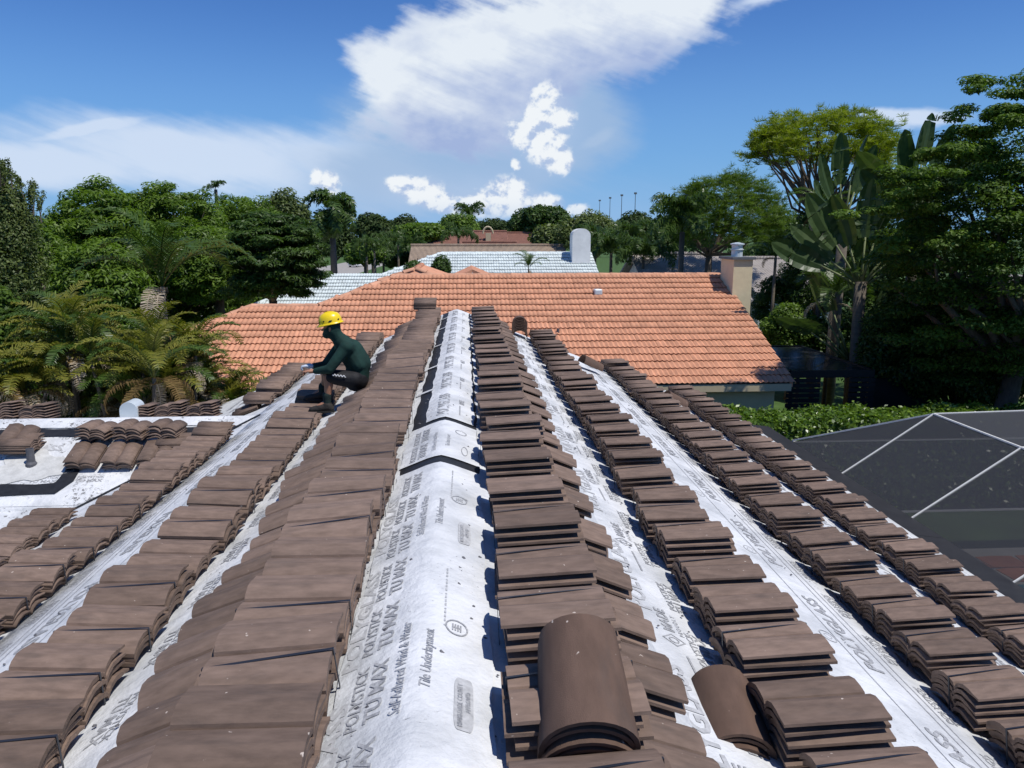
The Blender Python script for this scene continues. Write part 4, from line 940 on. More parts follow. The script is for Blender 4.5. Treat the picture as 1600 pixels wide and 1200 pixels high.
# ------------------------------------------------------------------ black louvred pergola beside the terracotta house
pg = empty('pergola', (11.0, 24.5, 0), 0, 'black louvred pergola standing beside the terracotta house', 'pergola'); lo = np.array(pg.location)
px0, px1, py0, py1, pz = 9.75, 12.35, 21.9, 27.0, 2.92
for x in (px0 + .06, px1 - .06):
    for y in (py0 + .06, py1 - .06): MB().box(x - .06 - lo[0], x + .06 - lo[0], y - .06 - lo[1], y + .06 - lo[1], 0, pz - .2).build('post', M['bronze'], pg)
for a, b in (((px0, py0), (px1, py0)), ((px1, py0), (px1, py1)), ((px0, py1), (px1, py1)), ((px0, py0), (px0, py1))):
    MB().bar(np.array((*a, pz - .09)) - lo, np.array((*b, pz - .09)) - lo, .10, .22).build('beam', M['bronze'], pg)
for k in range(21):
    y = py0 + .22 + k * .232; MB().hexa([np.array(q) - lo for q in ((px0 + .06, y - .105, pz - .05), (px1 - .06, y - .105, pz - .05), (px1 - .06, y + .115, pz - .035), (px0 + .06, y + .115, pz - .035), (px0 + .06, y - .105, pz - .03), (px1 - .06, y - .105, pz - .03), (px1 - .06, y + .115, pz - .012), (px0 + .06, y + .115, pz - .012))]).build('louvre', M['louvre'], pg)
for k in range(16):
    z_ = .25 + k * .155; MB().box(px0 - .1 - lo[0], px0 + .95 - lo[0], py0 - .03 - lo[1], py0 - .01 - lo[1], z_, z_ + .12).build('screen_slat', M['bronze'], pg)
    MB().box(px1 - .75 - lo[0], px1 + .06 - lo[0], py0 - .03 - lo[1], py0 - .01 - lo[1], z_, z_ + .12).build('screen_slat', M['bronze'], pg)
MB().box(px1 - .0 - lo[0], px1 + 2.6 - lo[0], py0 + .6 - lo[1], py0 + .66 - lo[1], 0, 2.55).build('side_wall', M['bronze'], pg)

# ------------------------------------------------------------------ pool cage, deck and pool
def screen_mat():
    m = bpy.data.materials.new('insect_screen'); t, b = nodes_of(m); L = t.links.new
    b.inputs['Base Color'].default_value = (.042, .043, .047, 1); b.inputs['Roughness'].default_value = .7
    tr = N(t, 'ShaderNodeBsdfTransparent'); ms = N(t, 'ShaderNodeMixShader'); lw = N(t, 'ShaderNodeLayerWeight', Blend=.35)
    mr = N(t, 'ShaderNodeMapRange'); mr.inputs[3].default_value = .60; mr.inputs[4].default_value = .90; L(lw.outputs['Facing'], mr.inputs[0])
    L(mr.outputs[0], ms.inputs[0]); L(tr.outputs[0], ms.inputs[1]); L(b.outputs[0], ms.inputs[2]); L(ms.outputs[0], t.nodes['Material Output'].inputs[0]); return m
M['screen'] = screen_mat()
XE = XR + UE + .51; ZE = ZR - MS * (UE + .46) + .09; XB, ZT, XO, YE = 8.42, 3.80, 15.5, 14.95
cage = empty('screen_enclosure', (XB, 8, 0), 0, 'pool cage of dark insect screen on white bars along the eave', 'pool cage'); lo = np.array(cage.location)
ys = [12.8 - 2.2 * k for k in range(7)]
def pane(pts, name='screen_panel'): return obj(name, new_mesh(name, np.array([np.array(q) - lo for q in pts]), [tuple(range(len(pts)))], M['screen']), cage)
def bar(a, b, w=.022, h=.032): return MB().bar(np.array(a) - lo, np.array(b) - lo, w, h).build('bar', M['alu'], cage)
pane([(XE, YE, ZE), (XE, ys[0], ZE), (XB, ys[0], ZT)]); bar((XE, YE, ZE + .03), (XB, ys[0], ZT), .02, .03)
for a, b in zip(ys[:-1], ys[1:]):
    pane([(XE, a, ZE), (XE, b, ZE), (XB, b, ZT), (XB, a, ZT)]); pane([(XB, a, ZT + .001), (XB, b, ZT + .001), (XO - 2, b, ZT + .1), (XO - 2, a, ZT + .1)]); pane([(XO - 2, a, ZT + .1), (XO - 2, b, ZT + .1), (XO, b, ZE), (XO, a, ZE)]); pane([(XO, a, ZE), (XO, b, ZE), (XO, b, .1), (XO, a, .1)])
    bar((XB, a, ZT), (XB, b, ZT), .03, .03)
for y in ys:
    bar((XE, y, ZE), (XB, y, ZT)); bar((XB, y, ZT), (XO - 2, y, ZT + .1)); bar((XO - 2, y, ZT + .1), (XO, y, ZE)); bar((XO, y, ZE), (XO, y, .1))
pane([(XE, YE, ZE), (XB, ys[0], ZT), (XO - 2, ys[0], ZT + .1), (XO, YE, ZE)]); pane([(XE, YE, ZE), (XO, YE, ZE), (XO, YE, .1), (XE, YE, .1)]); bar((XE, YE, ZE), (XO, YE, ZE)); bar((XE, YE, 1.1), (XO, YE, 1.1), .04, .04)
for x in (8.6, 10.9, 13.2, XO): bar((x, YE, ZE), (x, YE, .1))
M['water'] = material('pool_water', (.03, .16, .19), .08, .1, 1.0, spec=.6)
deck = quad_sheet('pool_deck', [(6.2, -2, .20), (15.6, -2, .20), (15.6, 14.95, .20), (6.2, 14.95, .20)], M['asphalt']); 
dk = np.random.default_rng(8)
for i in range(7):
    for j in range(12):
        x = 9.6 + i * .82; y = 13.62 - j * .0 + (j % 2) * .62; 
        if j > 1: continue
        r_ = [(x + .38 * (1 + dk.normal(0, .08)) * sx, y + .28 * (1 + dk.normal(0, .08)) * sy, .212) for sx, sy in ((-1, -1), (0, -1.08), (1, -1), (1.02, 1), (-.1, 1.05), (-1, 1))]
        MB().prism(r_, .01).build('flagstone', M['deck'], deck)
quad_sheet('pool_water', [(9.4, 2, .215), (15.2, 2, .215), (15.2, 13.2, .215), (9.4, 13.2, .215)], M['water'])

# ------------------------------------------------------------------ cars and light poles
def make_car(paint, label, loc, rz, L_=4.7, W_=1.85, H_=1.7):
    root = empty('parked_car', loc, rz, label, 'car'); h = L_ / 2; w = W_ / 2
    sec = [(-h, .55), (-h + .05, .95), (-h + .9, 1.02), (-h + 1.55, H_ - .1), (-h + 2.2, H_), (h - .9, H_ - .02), (h - .25, 1.1), (h, 1.0), (h, .45), (-h + .2, .3)]
    b = MB().prism([(x, -w, z) for x, z in sec], W_, (0, 1, 0)).build('body', paint, root, bevel=.06)
    for s in (-1, 1):
        MB().prism([(x, s * (w + .004), z) for x, z in ((-h + 1.1, 1.06), (-h + 1.65, H_ - .17), (-h + 2.4, H_ - .12), (-h + 2.4, 1.06))], .01, (0, s, 0)).build('window', M['glass'], root)
        MB().prism([(x, s * (w + .004), z) for x, z in ((-h + 2.5, 1.06), (-h + 2.5, H_ - .12), (h - 1.0, H_ - .14), (h - .45, 1.1))], .01, (0, s, 0)).build('window', M['glass'], root)
        for x in (-h + .9, h - .9):
            t_ = MB(); t_.tube([(x, s * (w - .16), .34), (x, s * (w + .02), .34)], .34, 18); wo_ = t_.build('wheel', M['rubber'], root)
            MB().tube([(x, s * (w + .015), .34), (x, s * (w + .03), .34)], .2, 12).build('rim', M['galv'], wo_)
        MB().box(-h - .01, -h + .03, s * .75 - .16, s * .75 + .16, .68, .84).build('headlight', M['alu'], root)
        MB().box(h - .03, h + .01, s * .78 - .1, s * .78 + .1, .75, 1.0).build('tail_light', M['red'], root)
    MB().prism([(-h + .98, -w + .15, 1.045), (-h + 1.56, -w + .22, H_ - .13), (-h + 1.56, w - .22, H_ - .13), (-h + .98, w - .15, 1.045)], .012, (-.8, 0, .5)).build('windscreen', M['glass'], root)
    return root
a = at_Z(312, 497, 0); make_car(M['paint_white'], 'white car parked under the trees beyond the palms', (a[0], a[1], .02), .35)
make_car(M['paint_dark'], 'dark car parked beside the white car under the trees', (a[0] + 4.6, a[1] + 1.5, .02), .3)
make_car(M['paint_white'], 'white car far down the street past the tall foxtail palm', (at_Y(556, 365, 165)[0], 165, .02), 1.2)
for px, pyt, Y in ((936, 314, 330), (952, 310, 300), (970, 306, 270), (991, 303, 255)):
    x = at_Y(px, 365, Y)[0]; zt = at_Y(px, pyt, Y)[2]; root = empty('light_pole', (x, Y, 0), 0, 'tall sports-field light pole rising over the far trees', 'light pole', 'far sports-field light poles')
    MB().tube([(0, 0, 0), (0, 0, zt)], [.16, .10], 6).build('pole', M['pole'], root); MB().box(-.45, .45, -.2, .2, zt - .1, zt + .5).build('floodlight_rack', M['pole'], root)

# ================================================================== vegetation
LG = {}
LG['poin'] = leafmat('poinciana_leaf', (.042, .092, .010), (.18, .28, .03), .5, .4)
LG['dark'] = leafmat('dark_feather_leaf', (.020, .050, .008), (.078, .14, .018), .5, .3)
LG['olive'] = leafmat('olive_leaf', (.045, .078, .016), (.16, .20, .05), .5, .3)
LG['broad'] = leafmat('glossy_broad_leaf', (.018, .050, .008), (.13, .21, .028), .55, .35, .25)
LG['pine'] = leafmat('pine_needles', (.11, .16, .008), (.34, .39, .02), .5, .4)
LG['pine2'] = leafmat('dark_pine_needles', (.05, .10, .008), (.17, .25, .02), .5, .35)
LG['hedge'] = leafmat('glossy_hedge_leaf', (.04, .09, .008), (.17, .27, .03), .35, .3, .5)
LG['palm'] = leafmat('palm_leaflet', (.030, .070, .010), (.095, .15, .028), .4, .3)
LG['areca'] = leafmat('yellowing_palm_leaflet', (.075, .105, .012), (.29, .26, .045), .45, .35)
LG['dead'] = leafmat('dead_palm_leaflet', (.24, .18, .11), (.50, .44, .36), .8, .15, .1)
LG['rust'] = leafmat('browned_palm_leaflet', (.09, .055, .022), (.22, .15, .06), .7, .2, .1)
LG['far'] = leafmat('far_leaf', (.020, .042, .010), (.070, .105, .028), .6, .2, .2)
LG['paddle'] = leafmat('paddle_leaf', (.022, .052, .014), (.075, .115, .040), .4, .25, .4)

def leaf_quads(P, Nn, size, asp, g, droop=None):
    n = len(P); Nn = Nn / (np.linalg.norm(Nn, axis=1, keepdims=True) + 1e-9)
    t = g.normal(size=(n, 3)) if droop is None else droop
    t = t - Nn * np.sum(t * Nn, 1, keepdims=True); t /= np.linalg.norm(t, axis=1, keepdims=True) + 1e-9; b = np.cross(Nn, t)
    s = (size * g.uniform(.65, 1.3, n))[:, None]
    V_ = np.stack([P - t * s * .5, P + b * s * asp * .5 - t * s * .05 + Nn * s * .06, P + t * s * .5, P - b * s * asp * .5 - t * s * .05 + Nn * s * .06], 1).reshape(-1, 3)
    return V_, np.arange(4 * n).reshape(n, 4)
def clump_cloud(C, rad, per, size, asp, g, flat=.6, up=.6, shell=.55):
    """leaves around clump centres C; returns mesh arrays with a per-leaf shade"""
    n = len(C) * per; ci = np.repeat(np.arange(len(C)), per); d = g.normal(size=(n, 3)); d /= np.linalg.norm(d, axis=1, keepdims=True)
    r_ = (shell + (1 - shell) * g.random(n)) ** .7 * np.repeat(rad * g.uniform(.75, 1.2, len(C)), per); off = d * r_[:, None]; off[:, 2] *= flat
    P = C[ci] + off; Nn = d * .8 + np.array([0, 0, up]) + g.normal(size=(n, 3)) * .45
    V_, F_ = leaf_quads(P, Nn, size, asp, g)
    shade = np.clip(np.repeat(g.random(len(C)), per) * .45 + g.random(n) * .55, 0, 1); return V_, F_, np.repeat(shade, 4)
def shell_points(n, c, r_, g, lo=-.35, inner=.55):
    d = g.normal(size=(n * 3, 3)); d /= np.linalg.norm(d, axis=1, keepdims=True); d = d[d[:, 2] > lo][:n]
    kk = g.normal(size=(9, 3)); kk /= np.linalg.norm(kk, axis=1, keepdims=True); am = g.uniform(-.16, .20, 9)
    lump = 1 + (np.maximum(0, d @ kk.T) ** 5 @ am)[:, None]
    return np.array(c) + d * np.array(r_) * lump * (inner + (1 - inner) * g.random((len(d), 1)) ** .5)
def tree(name, label, box, Y, mat, nclump=60, per=420, cr=.9, size=.2, asp=.5, flat=.6, up=.6, seed=1, depth=.8, trunk_px=None, tr=.22, group=None, lo=-.35, inner=.55, limbs=14, cat='tree', bump=.0, shell=.55):
    x0, x1, yt, yb = box; g = np.random.default_rng(seed); a = at_Y(x0, yt, Y); b = at_Y(x1, yb, Y)
    c = np.array([(a[0] + b[0]) / 2, Y, (a[2] + b[2]) / 2]); r_ = np.array([(b[0] - a[0]) / 2, (b[0] - a[0]) / 2 * depth, (a[2] - b[2]) / 2])
    bx = at_Y(trunk_px, 365, Y)[0] if trunk_px else c[0]
    root = empty(name, (bx, Y, 0), 0, label, cat, group); lo_ = np.array([bx, Y, 0])
    C = shell_points(nclump, c, np.maximum(r_ - cr * .6, .3), g, lo, inner)
    C[:, 2] += bump * g.normal(size=len(C)); C[:, 2] = np.maximum(C[:, 2], .8)
    V_, F_, sh = clump_cloud(C, np.full(len(C), cr), per, size, asp, g, flat, up, shell)
    obj('crown', new_mesh('crown', V_ - lo_, F_, mat, rnd=sh), root)
    tk = MB(); fork = np.array([c[0] * .6 + bx * .4, Y, max(1.2, c[2] - r_[2] * .75)])
    tk.tube([(0, 0, -.1), (0, 0, .3), tuple((fork - lo_) * (.5, 1, .5)), tuple(fork - lo_)], [tr * 1.5, tr * 1.1, tr, tr * .85], 9)
    for q in C[g.permutation(len(C))[:limbs]]:
        m_ = (fork + q) / 2 + g.normal(size=3) * .25 + (0, 0, .2); tk.tube([fork - lo_, m_ - lo_, q - lo_], [tr * .55, tr * .3, tr * .1], 5, False)
    tk.build('trunk', M['bark'], root, smooth=True)
    return root
# --- left-hand trees
tree('loose_olive_tree', 'tall loose olive-green tree with upright twiggy shoots', (-90, 84, 244, 560), 27, LG['olive'], 150, 380, .60, .12, .45, 1.0, .4, 21, .8, 10, .2, bump=.2, lo=-.9)
ot = bpy.data.objects['loose_olive_tree']; g = np.random.default_rng(22); C = []; tw = MB()
for k in range(34):
    qx = g.uniform(-40, 66); q = at_Y(qx, 268 + abs(qx / 66) ** 2 * 50 + g.uniform(0, 24), 27 + g.normal(0, .5)); h = g.uniform(.2, .55); lean = g.normal(0, .12, 2)
    for t in np.linspace(0, 1, 7): C.append(q + np.array([lean[0] * t, lean[1] * t, h * t]))
    tw.tube([q - np.array(ot.location) - (0, 0, .4), q + np.array([lean[0], lean[1], h]) - np.array(ot.location)], [.02, .005], 4)
V_, F_, sh = clump_cloud(np.array(C), np.full(len(C), .10), 20, .09, .45, g, 1.3, .3, .2); obj('shoot_leaves', new_mesh('shoot_leaves', V_ - np.array(ot.location), F_, LG['olive'], rnd=sh), ot); tw.build('shoot', M['bark'], ot)['kind'] = 'stuff'
pl = [((40, 262, 276, 560), 37, 31, 'feathery green tree with layered crown beside the olive-green twiggy tree'), ((150, 390, 280, 540), 42, 32, 'feathery green tree with the highest domed crown behind the tall arching palm'),
      ((290, 480, 296, 500), 46, 33, 'feathery green tree beside the foxtail palm'), ((70, 250, 372, 600), 31, 34, 'low feathery tree in front of the layered feathery trees'), ((245, 430, 350, 482), 38, 36, 'low feathery tree overhanging the parked cars'),
      ((-30, 130, 330, 600), 33, 37, 'shaded feathery tree behind the olive-green twiggy tree'),
      ((80, 320, 300, 560), 50, 38, 'feathery tree filling in behind the two tallest feathery trees'), ((230, 440, 305, 560), 54, 39, 'farthest feathery tree, close to the tall foxtail palm')]
for bx_, Y_, sd, lb in pl: tree('feathery_tree', lb, bx_, Y_, LG['poin'], 330, 170, .62, .25, .30, .55, .9, sd, .8, None, .25, 'feathery trees beyond the palms', -.8, .62, 16, bump=.2, shell=.3)
tree('dark_feathery_tree', 'dark dense feathery tree overhanging the pale grey roof', (335, 514, 318, 490), 33, LG['dark'], 200, 280, .60, .22, .28, .30, 1.0, 35, .85, 415, .2, None, -.8, .5, shell=.3)
tree('twiggy_tree', 'grey-green twiggy tree behind the foxtail palm', (405, 490, 300, 400), 62, LG['olive'], 60, 250, .9, .25, .5, .9, .5, 41, .8)
tree('glossy_shrub', 'glossy leaved shrub under the loose olive-green tree', (-60, 30, 430, 600), 17, LG['broad'], 60, 260, .35, .12, .55, .8, .6, 42, .8, tr=.06, cat='shrub', limbs=6)
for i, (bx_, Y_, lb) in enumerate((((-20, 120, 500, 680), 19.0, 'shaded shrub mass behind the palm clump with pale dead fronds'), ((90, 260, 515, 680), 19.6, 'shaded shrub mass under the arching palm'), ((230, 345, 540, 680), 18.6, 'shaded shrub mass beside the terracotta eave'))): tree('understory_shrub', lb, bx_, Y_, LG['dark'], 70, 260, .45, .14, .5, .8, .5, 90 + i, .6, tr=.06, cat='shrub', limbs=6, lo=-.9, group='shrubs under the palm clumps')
# --- far trees
ft = [((552, 612, 330, 392), 95, 'far', 'dark rounded tree behind the foxtail palm crown'), ((602, 662, 334, 392), 112, 'far', 'dark round-topped tree above the small palms'), ((612, 700, 347, 385), 84, 'poin', 'flat-topped bright green tree beside the stepped pink house'),
      ((680, 752, 332, 380), 108, 'poin', 'bright green tree behind the pink house'), ((735, 815, 343, 380), 140, 'far', 'low distant tree behind the pink roof arch'), ((795, 900, 317, 385), 100, 'dark', 'tall dark green tree between pink house and arched chimney'),
      ((866, 972, 322, 425), 63, 'olive', 'round olive-green tree right behind the arched chimney'), ((955, 1025, 334, 410), 82, 'far', 'dark tree behind the round olive-green tree'), ((1000, 1075, 335, 420), 95, 'far', 'dark tree behind the queen palm'), ((835, 880, 350, 400), 72, 'olive', 'small olive tree beside the arched chimney'),
      ((1190, 1290, 330, 440), 58, 'dark', 'dark tree filling the gap between the two pines'), ((480, 560, 340, 420), 90, 'far', 'dark tree behind the trunk of the foxtail palm')]
for i, (bx_, Y_, mk, lb) in enumerate(ft): tree('leafy_tree', lb, bx_, Y_, LG[mk], 60, 240, 1.25 if Y_ > 70 else .9, .42 if Y_ > 70 else .24, .55, .7, .6, 50 + i, .8, None, .3, 'trees beyond the tiled roofs', -.4, .6, 8)
for i, (bx_, Y_, mk, lb) in enumerate((((536, 604, 372, 424), 82, 'poin', 'low green tree hiding the street beside the foxtail trunk'), ((596, 655, 382, 424), 88, 'dark', 'low dark tree among the small street palms'))): tree('leafy_tree', lb, bx_, Y_, LG[mk], 40, 200, .9, .36, .55, .7, .6, 150 + i, .8, None, .2, 'trees beyond the tiled roofs', -.6, .5, 6)
g = np.random.default_rng(77); C = []
for x in np.arange(-330, 330, 3.2):
    h = 7 + 2.0 * math.sin(x * .05) + 1.5 * math.sin(x * .17 + 1)
    for _ in range(3): C.append((x + g.normal(0, 1.5), 235 + g.normal(0, 8), h * g.uniform(.25, 1.0)))
V_, F_, sh = clump_cloud(np.array(C), np.full(len(C), 2.6), 70, 1.1, .6, g)
tag(obj('wood', new_mesh('wood', V_, F_, LG['far'], rnd=sh)), 'distant belt of dark trees along the horizon', 'wood', kind='stuff')
# --- pines
def pine(name, label, box, Y, mat, seed, trunk_px, trunk_py, nclump=55, tuft=26, needles=26, cr=.6, nl=.26, flat=.45, tr=.2, lo=-.1, limbs=26, inner=.6):
    x0, x1, yt, yb = box; g = np.random.default_rng(seed); a = at_Y(x0, yt, Y); b = at_Y(x1, yb, Y)
    c = np.array([(a[0] + b[0]) / 2, Y, (a[2] + b[2]) / 2]); r_ = np.array([(b[0] - a[0]) / 2, (b[0] - a[0]) / 2 * .8, (a[2] - b[2]) / 2])
    bx = at_Y(trunk_px, 365, Y)[0]; root = empty(name, (bx, Y, 0), 0, label, 'pine tree'); lo_ = np.array([bx, Y, 0])
    C = shell_points(nclump, c, np.maximum(r_ - cr * .5, .2), g, lo, inner); T = np.repeat(C, tuft, 0) + g.normal(size=(len(C) * tuft, 3)) * np.array([cr * .55, cr * .55, cr * .55 * flat])
    n = len(T) * needles; d = g.normal(size=(n, 3)); d[:, 2] = np.abs(d[:, 2]) * .8 + .1 * g.normal(size=n); d /= np.linalg.norm(d, axis=1, keepdims=True)
    P0 = np.repeat(T, needles, 0); L_ = nl * g.uniform(.7, 1.2, (n, 1)); w = np.cross(d, g.normal(size=(n, 3))); w /= np.linalg.norm(w, axis=1, keepdims=True)
    V_ = np.stack([P0 - w * .009, P0 + w * .009, P0 + d * L_ + w * .006, P0 + d * L_ - w * .006], 1).reshape(-1, 3)
    sh = np.repeat(np.clip(np.repeat(g.random(len(T)), needles) * .7 + g.random(n) * .3, 0, 1), 4)
    obj('crown', new_mesh('crown', V_ - lo_, np.arange(4 * n).reshape(n, 4), mat, rnd=sh), root)
    fork = at_Y(trunk_px, trunk_py, Y); tk = MB(); tk.tube([(0, 0, -.1), (0, 0, 1.5), tuple((fork - lo_) * (.6, 1, .6)), tuple(fork - lo_)], [tr * 1.4, tr * 1.1, tr, tr * .8], 9)
    for q in C[g.permutation(len(C))[:limbs]]:
        m1 = fork + (q - fork) * .4 + g.normal(size=3) * .3 + (0, 0, -.25); m2 = fork + (q - fork) * .75 + g.normal(size=3) * .2
        tk.tube([fork - lo_, m1 - lo_, m2 - lo_, q - lo_ - (0, 0, .1)], [tr * .5, tr * .33, tr * .2, tr * .07], 5, False)
    tk.build('trunk', M['bark'], root, smooth=True); return root
pine('umbrella_pine', 'tall flat-topped pine with open crooked branches above the paddle-leaf palms', (1160, 1404, 165, 318), 34, LG['pine'], 61, 1285, 350, 120, 16, 26, .50, .25, .55, .17, -.25, 60, .55)
pine('rounded_pine', 'dense rounded pine behind the queen palm and cream chimney', (1046, 1224, 274, 405), 46, LG['pine2'], 62, 1108, 398, 150, 20, 22, .62, .3, .7, .24, -.6, 20, .7)
# --- right-hand trees
root = tree('broadleaf_tree', 'big dark broadleaf tree with layered branches beside the pool cage', (1392, 1830, 140, 640), 20.5, LG['broad'], 460, 280, .72, .125, .45, .26, 1.1, 71, .75, 1590, .3, None, -.9, .3, 40, bump=.05, shell=.25)
bt = np.array(root.location); g = np.random.default_rng(79); C = []
for px, py, n_ in ((1590, 118, 4), (1575, 150, 6), (1520, 205, 9), (1480, 240, 9), (1440, 275, 9), (1420, 300, 8), (1400, 330, 7), (1410, 380, 6), (1545, 180, 7), (1600, 180, 8)):
    c = at_Y(px, py, 19.6); C += [c + np.array([g.normal(0, .5), g.normal(0, .6), g.normal(0, .09)]) for _ in range(n_)]
V_, F_, sh = clump_cloud(np.array(C), np.full(len(C), .42), 260, .125, .45, g, .35, 1.1, .25); obj('branch_sprays', new_mesh('branch_sprays', V_ - bt, F_, LG['broad'], rnd=np.clip(sh * .6 + .4, 0, 1)), root)
tree('understory_tree', 'dark low tree behind the hedge under the broadleaf tree', (1385, 1640, 420, 670), 22.8, LG['dark'], 110, 380, .75, .14, .5, .7, .5, 72, .7, 1500, .15, None, -.9, .2)
for bx_, Y_, lb, sd, mk in (((1196, 1275, 470, 560), 31, 'bright green shrub beside the terracotta gable', 73, 'poin'), ((1250, 1345, 488, 580), 30.5, 'dark shrub beside the pergola roof', 74, 'dark'), ((1182, 1262, 425, 540), 35, 'dark shrub hiding the white house past the chimney', 84, 'dark'), ((1225, 1330, 370, 500), 37, 'dark bushy tree behind the small palm by the chimney', 77, 'dark'), ((1300, 1430, 330, 600), 32.0, 'dark leafy tree behind the paddle-leaf palms', 78, 'dark'), ((1225, 1360, 300, 520), 33.5, 'tall dark tree mass under the umbrella pine', 85, 'dark'), ((1345, 1450, 265, 520), 29.5, 'dark tree mass behind the tallest paddle-leaf palm', 86, 'dark'), ((1356, 1450, 440, 650), 23.4, 'dark shrub mass in front of the paddle-leaf trunks', 87, 'dark'), ((1325, 1450, 410, 660), 28.5, 'dark shrub mass behind the pergola wall', 83, 'dark')):
    tree('garden_shrub', lb, bx_, Y_, LG[mk], 60, 280, .5, .14, .5, .8, .6, sd, .8, tr=.08, cat='shrub', limbs=6, lo=-.8)
for bx_, Y_, lb, sd in (((672, 706, 402, 440), 36, 'small shrub with upright leaves poking over the terracotta ridge', 75), ((634, 662, 404, 440), 37, 'low shrub beside the rear terracotta peaks', 76)): tree('garden_shrub', lb, bx_, Y_, LG['dark'], 18, 160, .3, .16, .4, .9, .4, sd, .8, tr=.05, cat='shrub', limbs=5)
# --- clipped hedge
g = np.random.default_rng(81); hx0, hx1, hy0, hy1, hz = 4.6, 21.0, 17.7, 19.0, 2.42; n = 70000
f = g.random(n); P = np.empty((n, 3)); Nn = np.empty((n, 3)); topm = f < .42; P[:, 0] = g.uniform(hx0, hx1, n)
P[topm, 1] = g.uniform(hy0, hy1, topm.sum()); P[topm, 2] = hz + g.normal(0, .05, topm.sum()); Nn[topm] = (0, 0, 1)
s_ = ~topm; P[s_, 1] = hy0 + g.normal(0, .05, s_.sum()); P[s_, 2] = hz * np.sqrt(g.random(s_.sum())); Nn[s_] = (0, -1, .35)
P[:, 2] += .06 * np.sin(P[:, 0] * 2.1) + .04 * np.sin(P[:, 0] * 5.7); Nn += g.normal(size=(n, 3)) * .55
V_, F_ = leaf_quads(P, Nn, .125, .55, g)
hedge = empty('clipped_hedge', ((hx0 + hx1) / 2, 18.3, 0), 0, 'clipped glossy green hedge between the pool cage and the terracotta house', 'hedge'); lo_ = np.array([(hx0 + hx1) / 2, 18.3, 0])
obj('foliage', new_mesh('foliage', V_ - lo_, F_, LG['hedge'], rnd=np.repeat(g.random(n), 4)), hedge)['kind'] = 'stuff'
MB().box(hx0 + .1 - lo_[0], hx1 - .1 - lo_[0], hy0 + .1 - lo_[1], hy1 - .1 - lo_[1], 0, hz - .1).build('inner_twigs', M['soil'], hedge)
# --- palms
def frond_mesh(L_, mat, elev=55, curve=110, pairs=30, ll=.5, droop=.5, seed=0, width=.035, vshape=.3, bushy=False):
    g = np.random.default_rng(seed); n = 13; pts = [np.zeros(3)]; a = R(elev)
    for i in range(n): pts.append(pts[-1] + np.array([math.cos(a), 0, math.sin(a)]) * L_ / n); a -= R(curve) / n * (.5 + i / n)
    pts = np.array(pts); V_ = []; F_ = []
    def at(t): i = min(int(t * n), n - 1); f = t * n - i; return pts[i] * (1 - f) + pts[i + 1] * f, pts[i + 1] - pts[i]
    for i in range(n + 1):
        w = .022 * (1 - i / (n + 1)) + .004; b = len(V_); V_ += [pts[i] + (0, w, 0), pts[i] + (0, -w, 0), pts[i] + (0, 0, -w)]
        if i: F_ += [(b - 3, b, b + 1, b - 2), (b - 2, b + 1, b + 2, b - 1), (b - 1, b + 2, b, b - 3)]
    for k in range(pairs):
        t = .16 + .83 * k / pairs; p_, d = at(t); d /= np.linalg.norm(d); l_ = ll * (math.sin(math.pi * (.18 + .78 * t)) ** .7) * g.uniform(.85, 1.12)
        for s in (-1, 1):
            q = np.array([0, s, 0.0]) * .85 + d * .55 + np.array([0, 0, vshape]) + g.normal(size=3) * (.35 if bushy else .08); q /= np.linalg.norm(q)
            m_ = p_ + q * l_ * .55; e_ = m_ + (q * (1 - droop) + np.array([0, 0, -1.0]) * droop) * l_ * .5; w = d * width * .5; b = len(V_)
            V_ += [p_ - w, p_ + w, m_ + w * .9, m_ - w * .9, e_ + w * .15, e_ - w * .15]; F_ += [(b, b + 1, b + 2, b + 3), (b + 3, b + 2, b + 4, b + 5)]
    V_ = np.array(V_); return new_mesh('frond', V_, F_, mat, rnd=g.random(len(V_)))
FR = {'areca': [frond_mesh(1.9, LG['areca'], 70, 120, 30, .42, .45, 1), frond_mesh(1.7, LG['areca'], 62, 95, 28, .40, .4, 2), frond_mesh(1.8, LG['palm'], 66, 120, 30, .42, .45, 3)],
      'dead': [frond_mesh(1.7, LG['dead'], 35, 150, 26, .36, .85, 4), frond_mesh(1.6, LG['rust'], 45, 150, 26, .36, .75, 5)],
      'tall': [frond_mesh(2.6, LG['palm'], 66, 130, 38, .62, .45, 6, .04), frond_mesh(2.4, LG['palm'], 60, 115, 36, .6, .4, 7, .04)],
      'queen': [frond_mesh(2.7, LG['palm'], 62, 170, 52, .70, .75, 8, .065, .1, True), frond_mesh(2.5, LG['palm'], 55, 150, 52, .66, .7, 9, .065, .1, True)],
      'fox': [frond_mesh(2.6, LG['palm'], 66, 190, 60, .62, .5, 10, .10, .1, True), frond_mesh(2.4, LG['palm'], 50, 170, 60, .6, .5, 11, .10, .1, True)]}
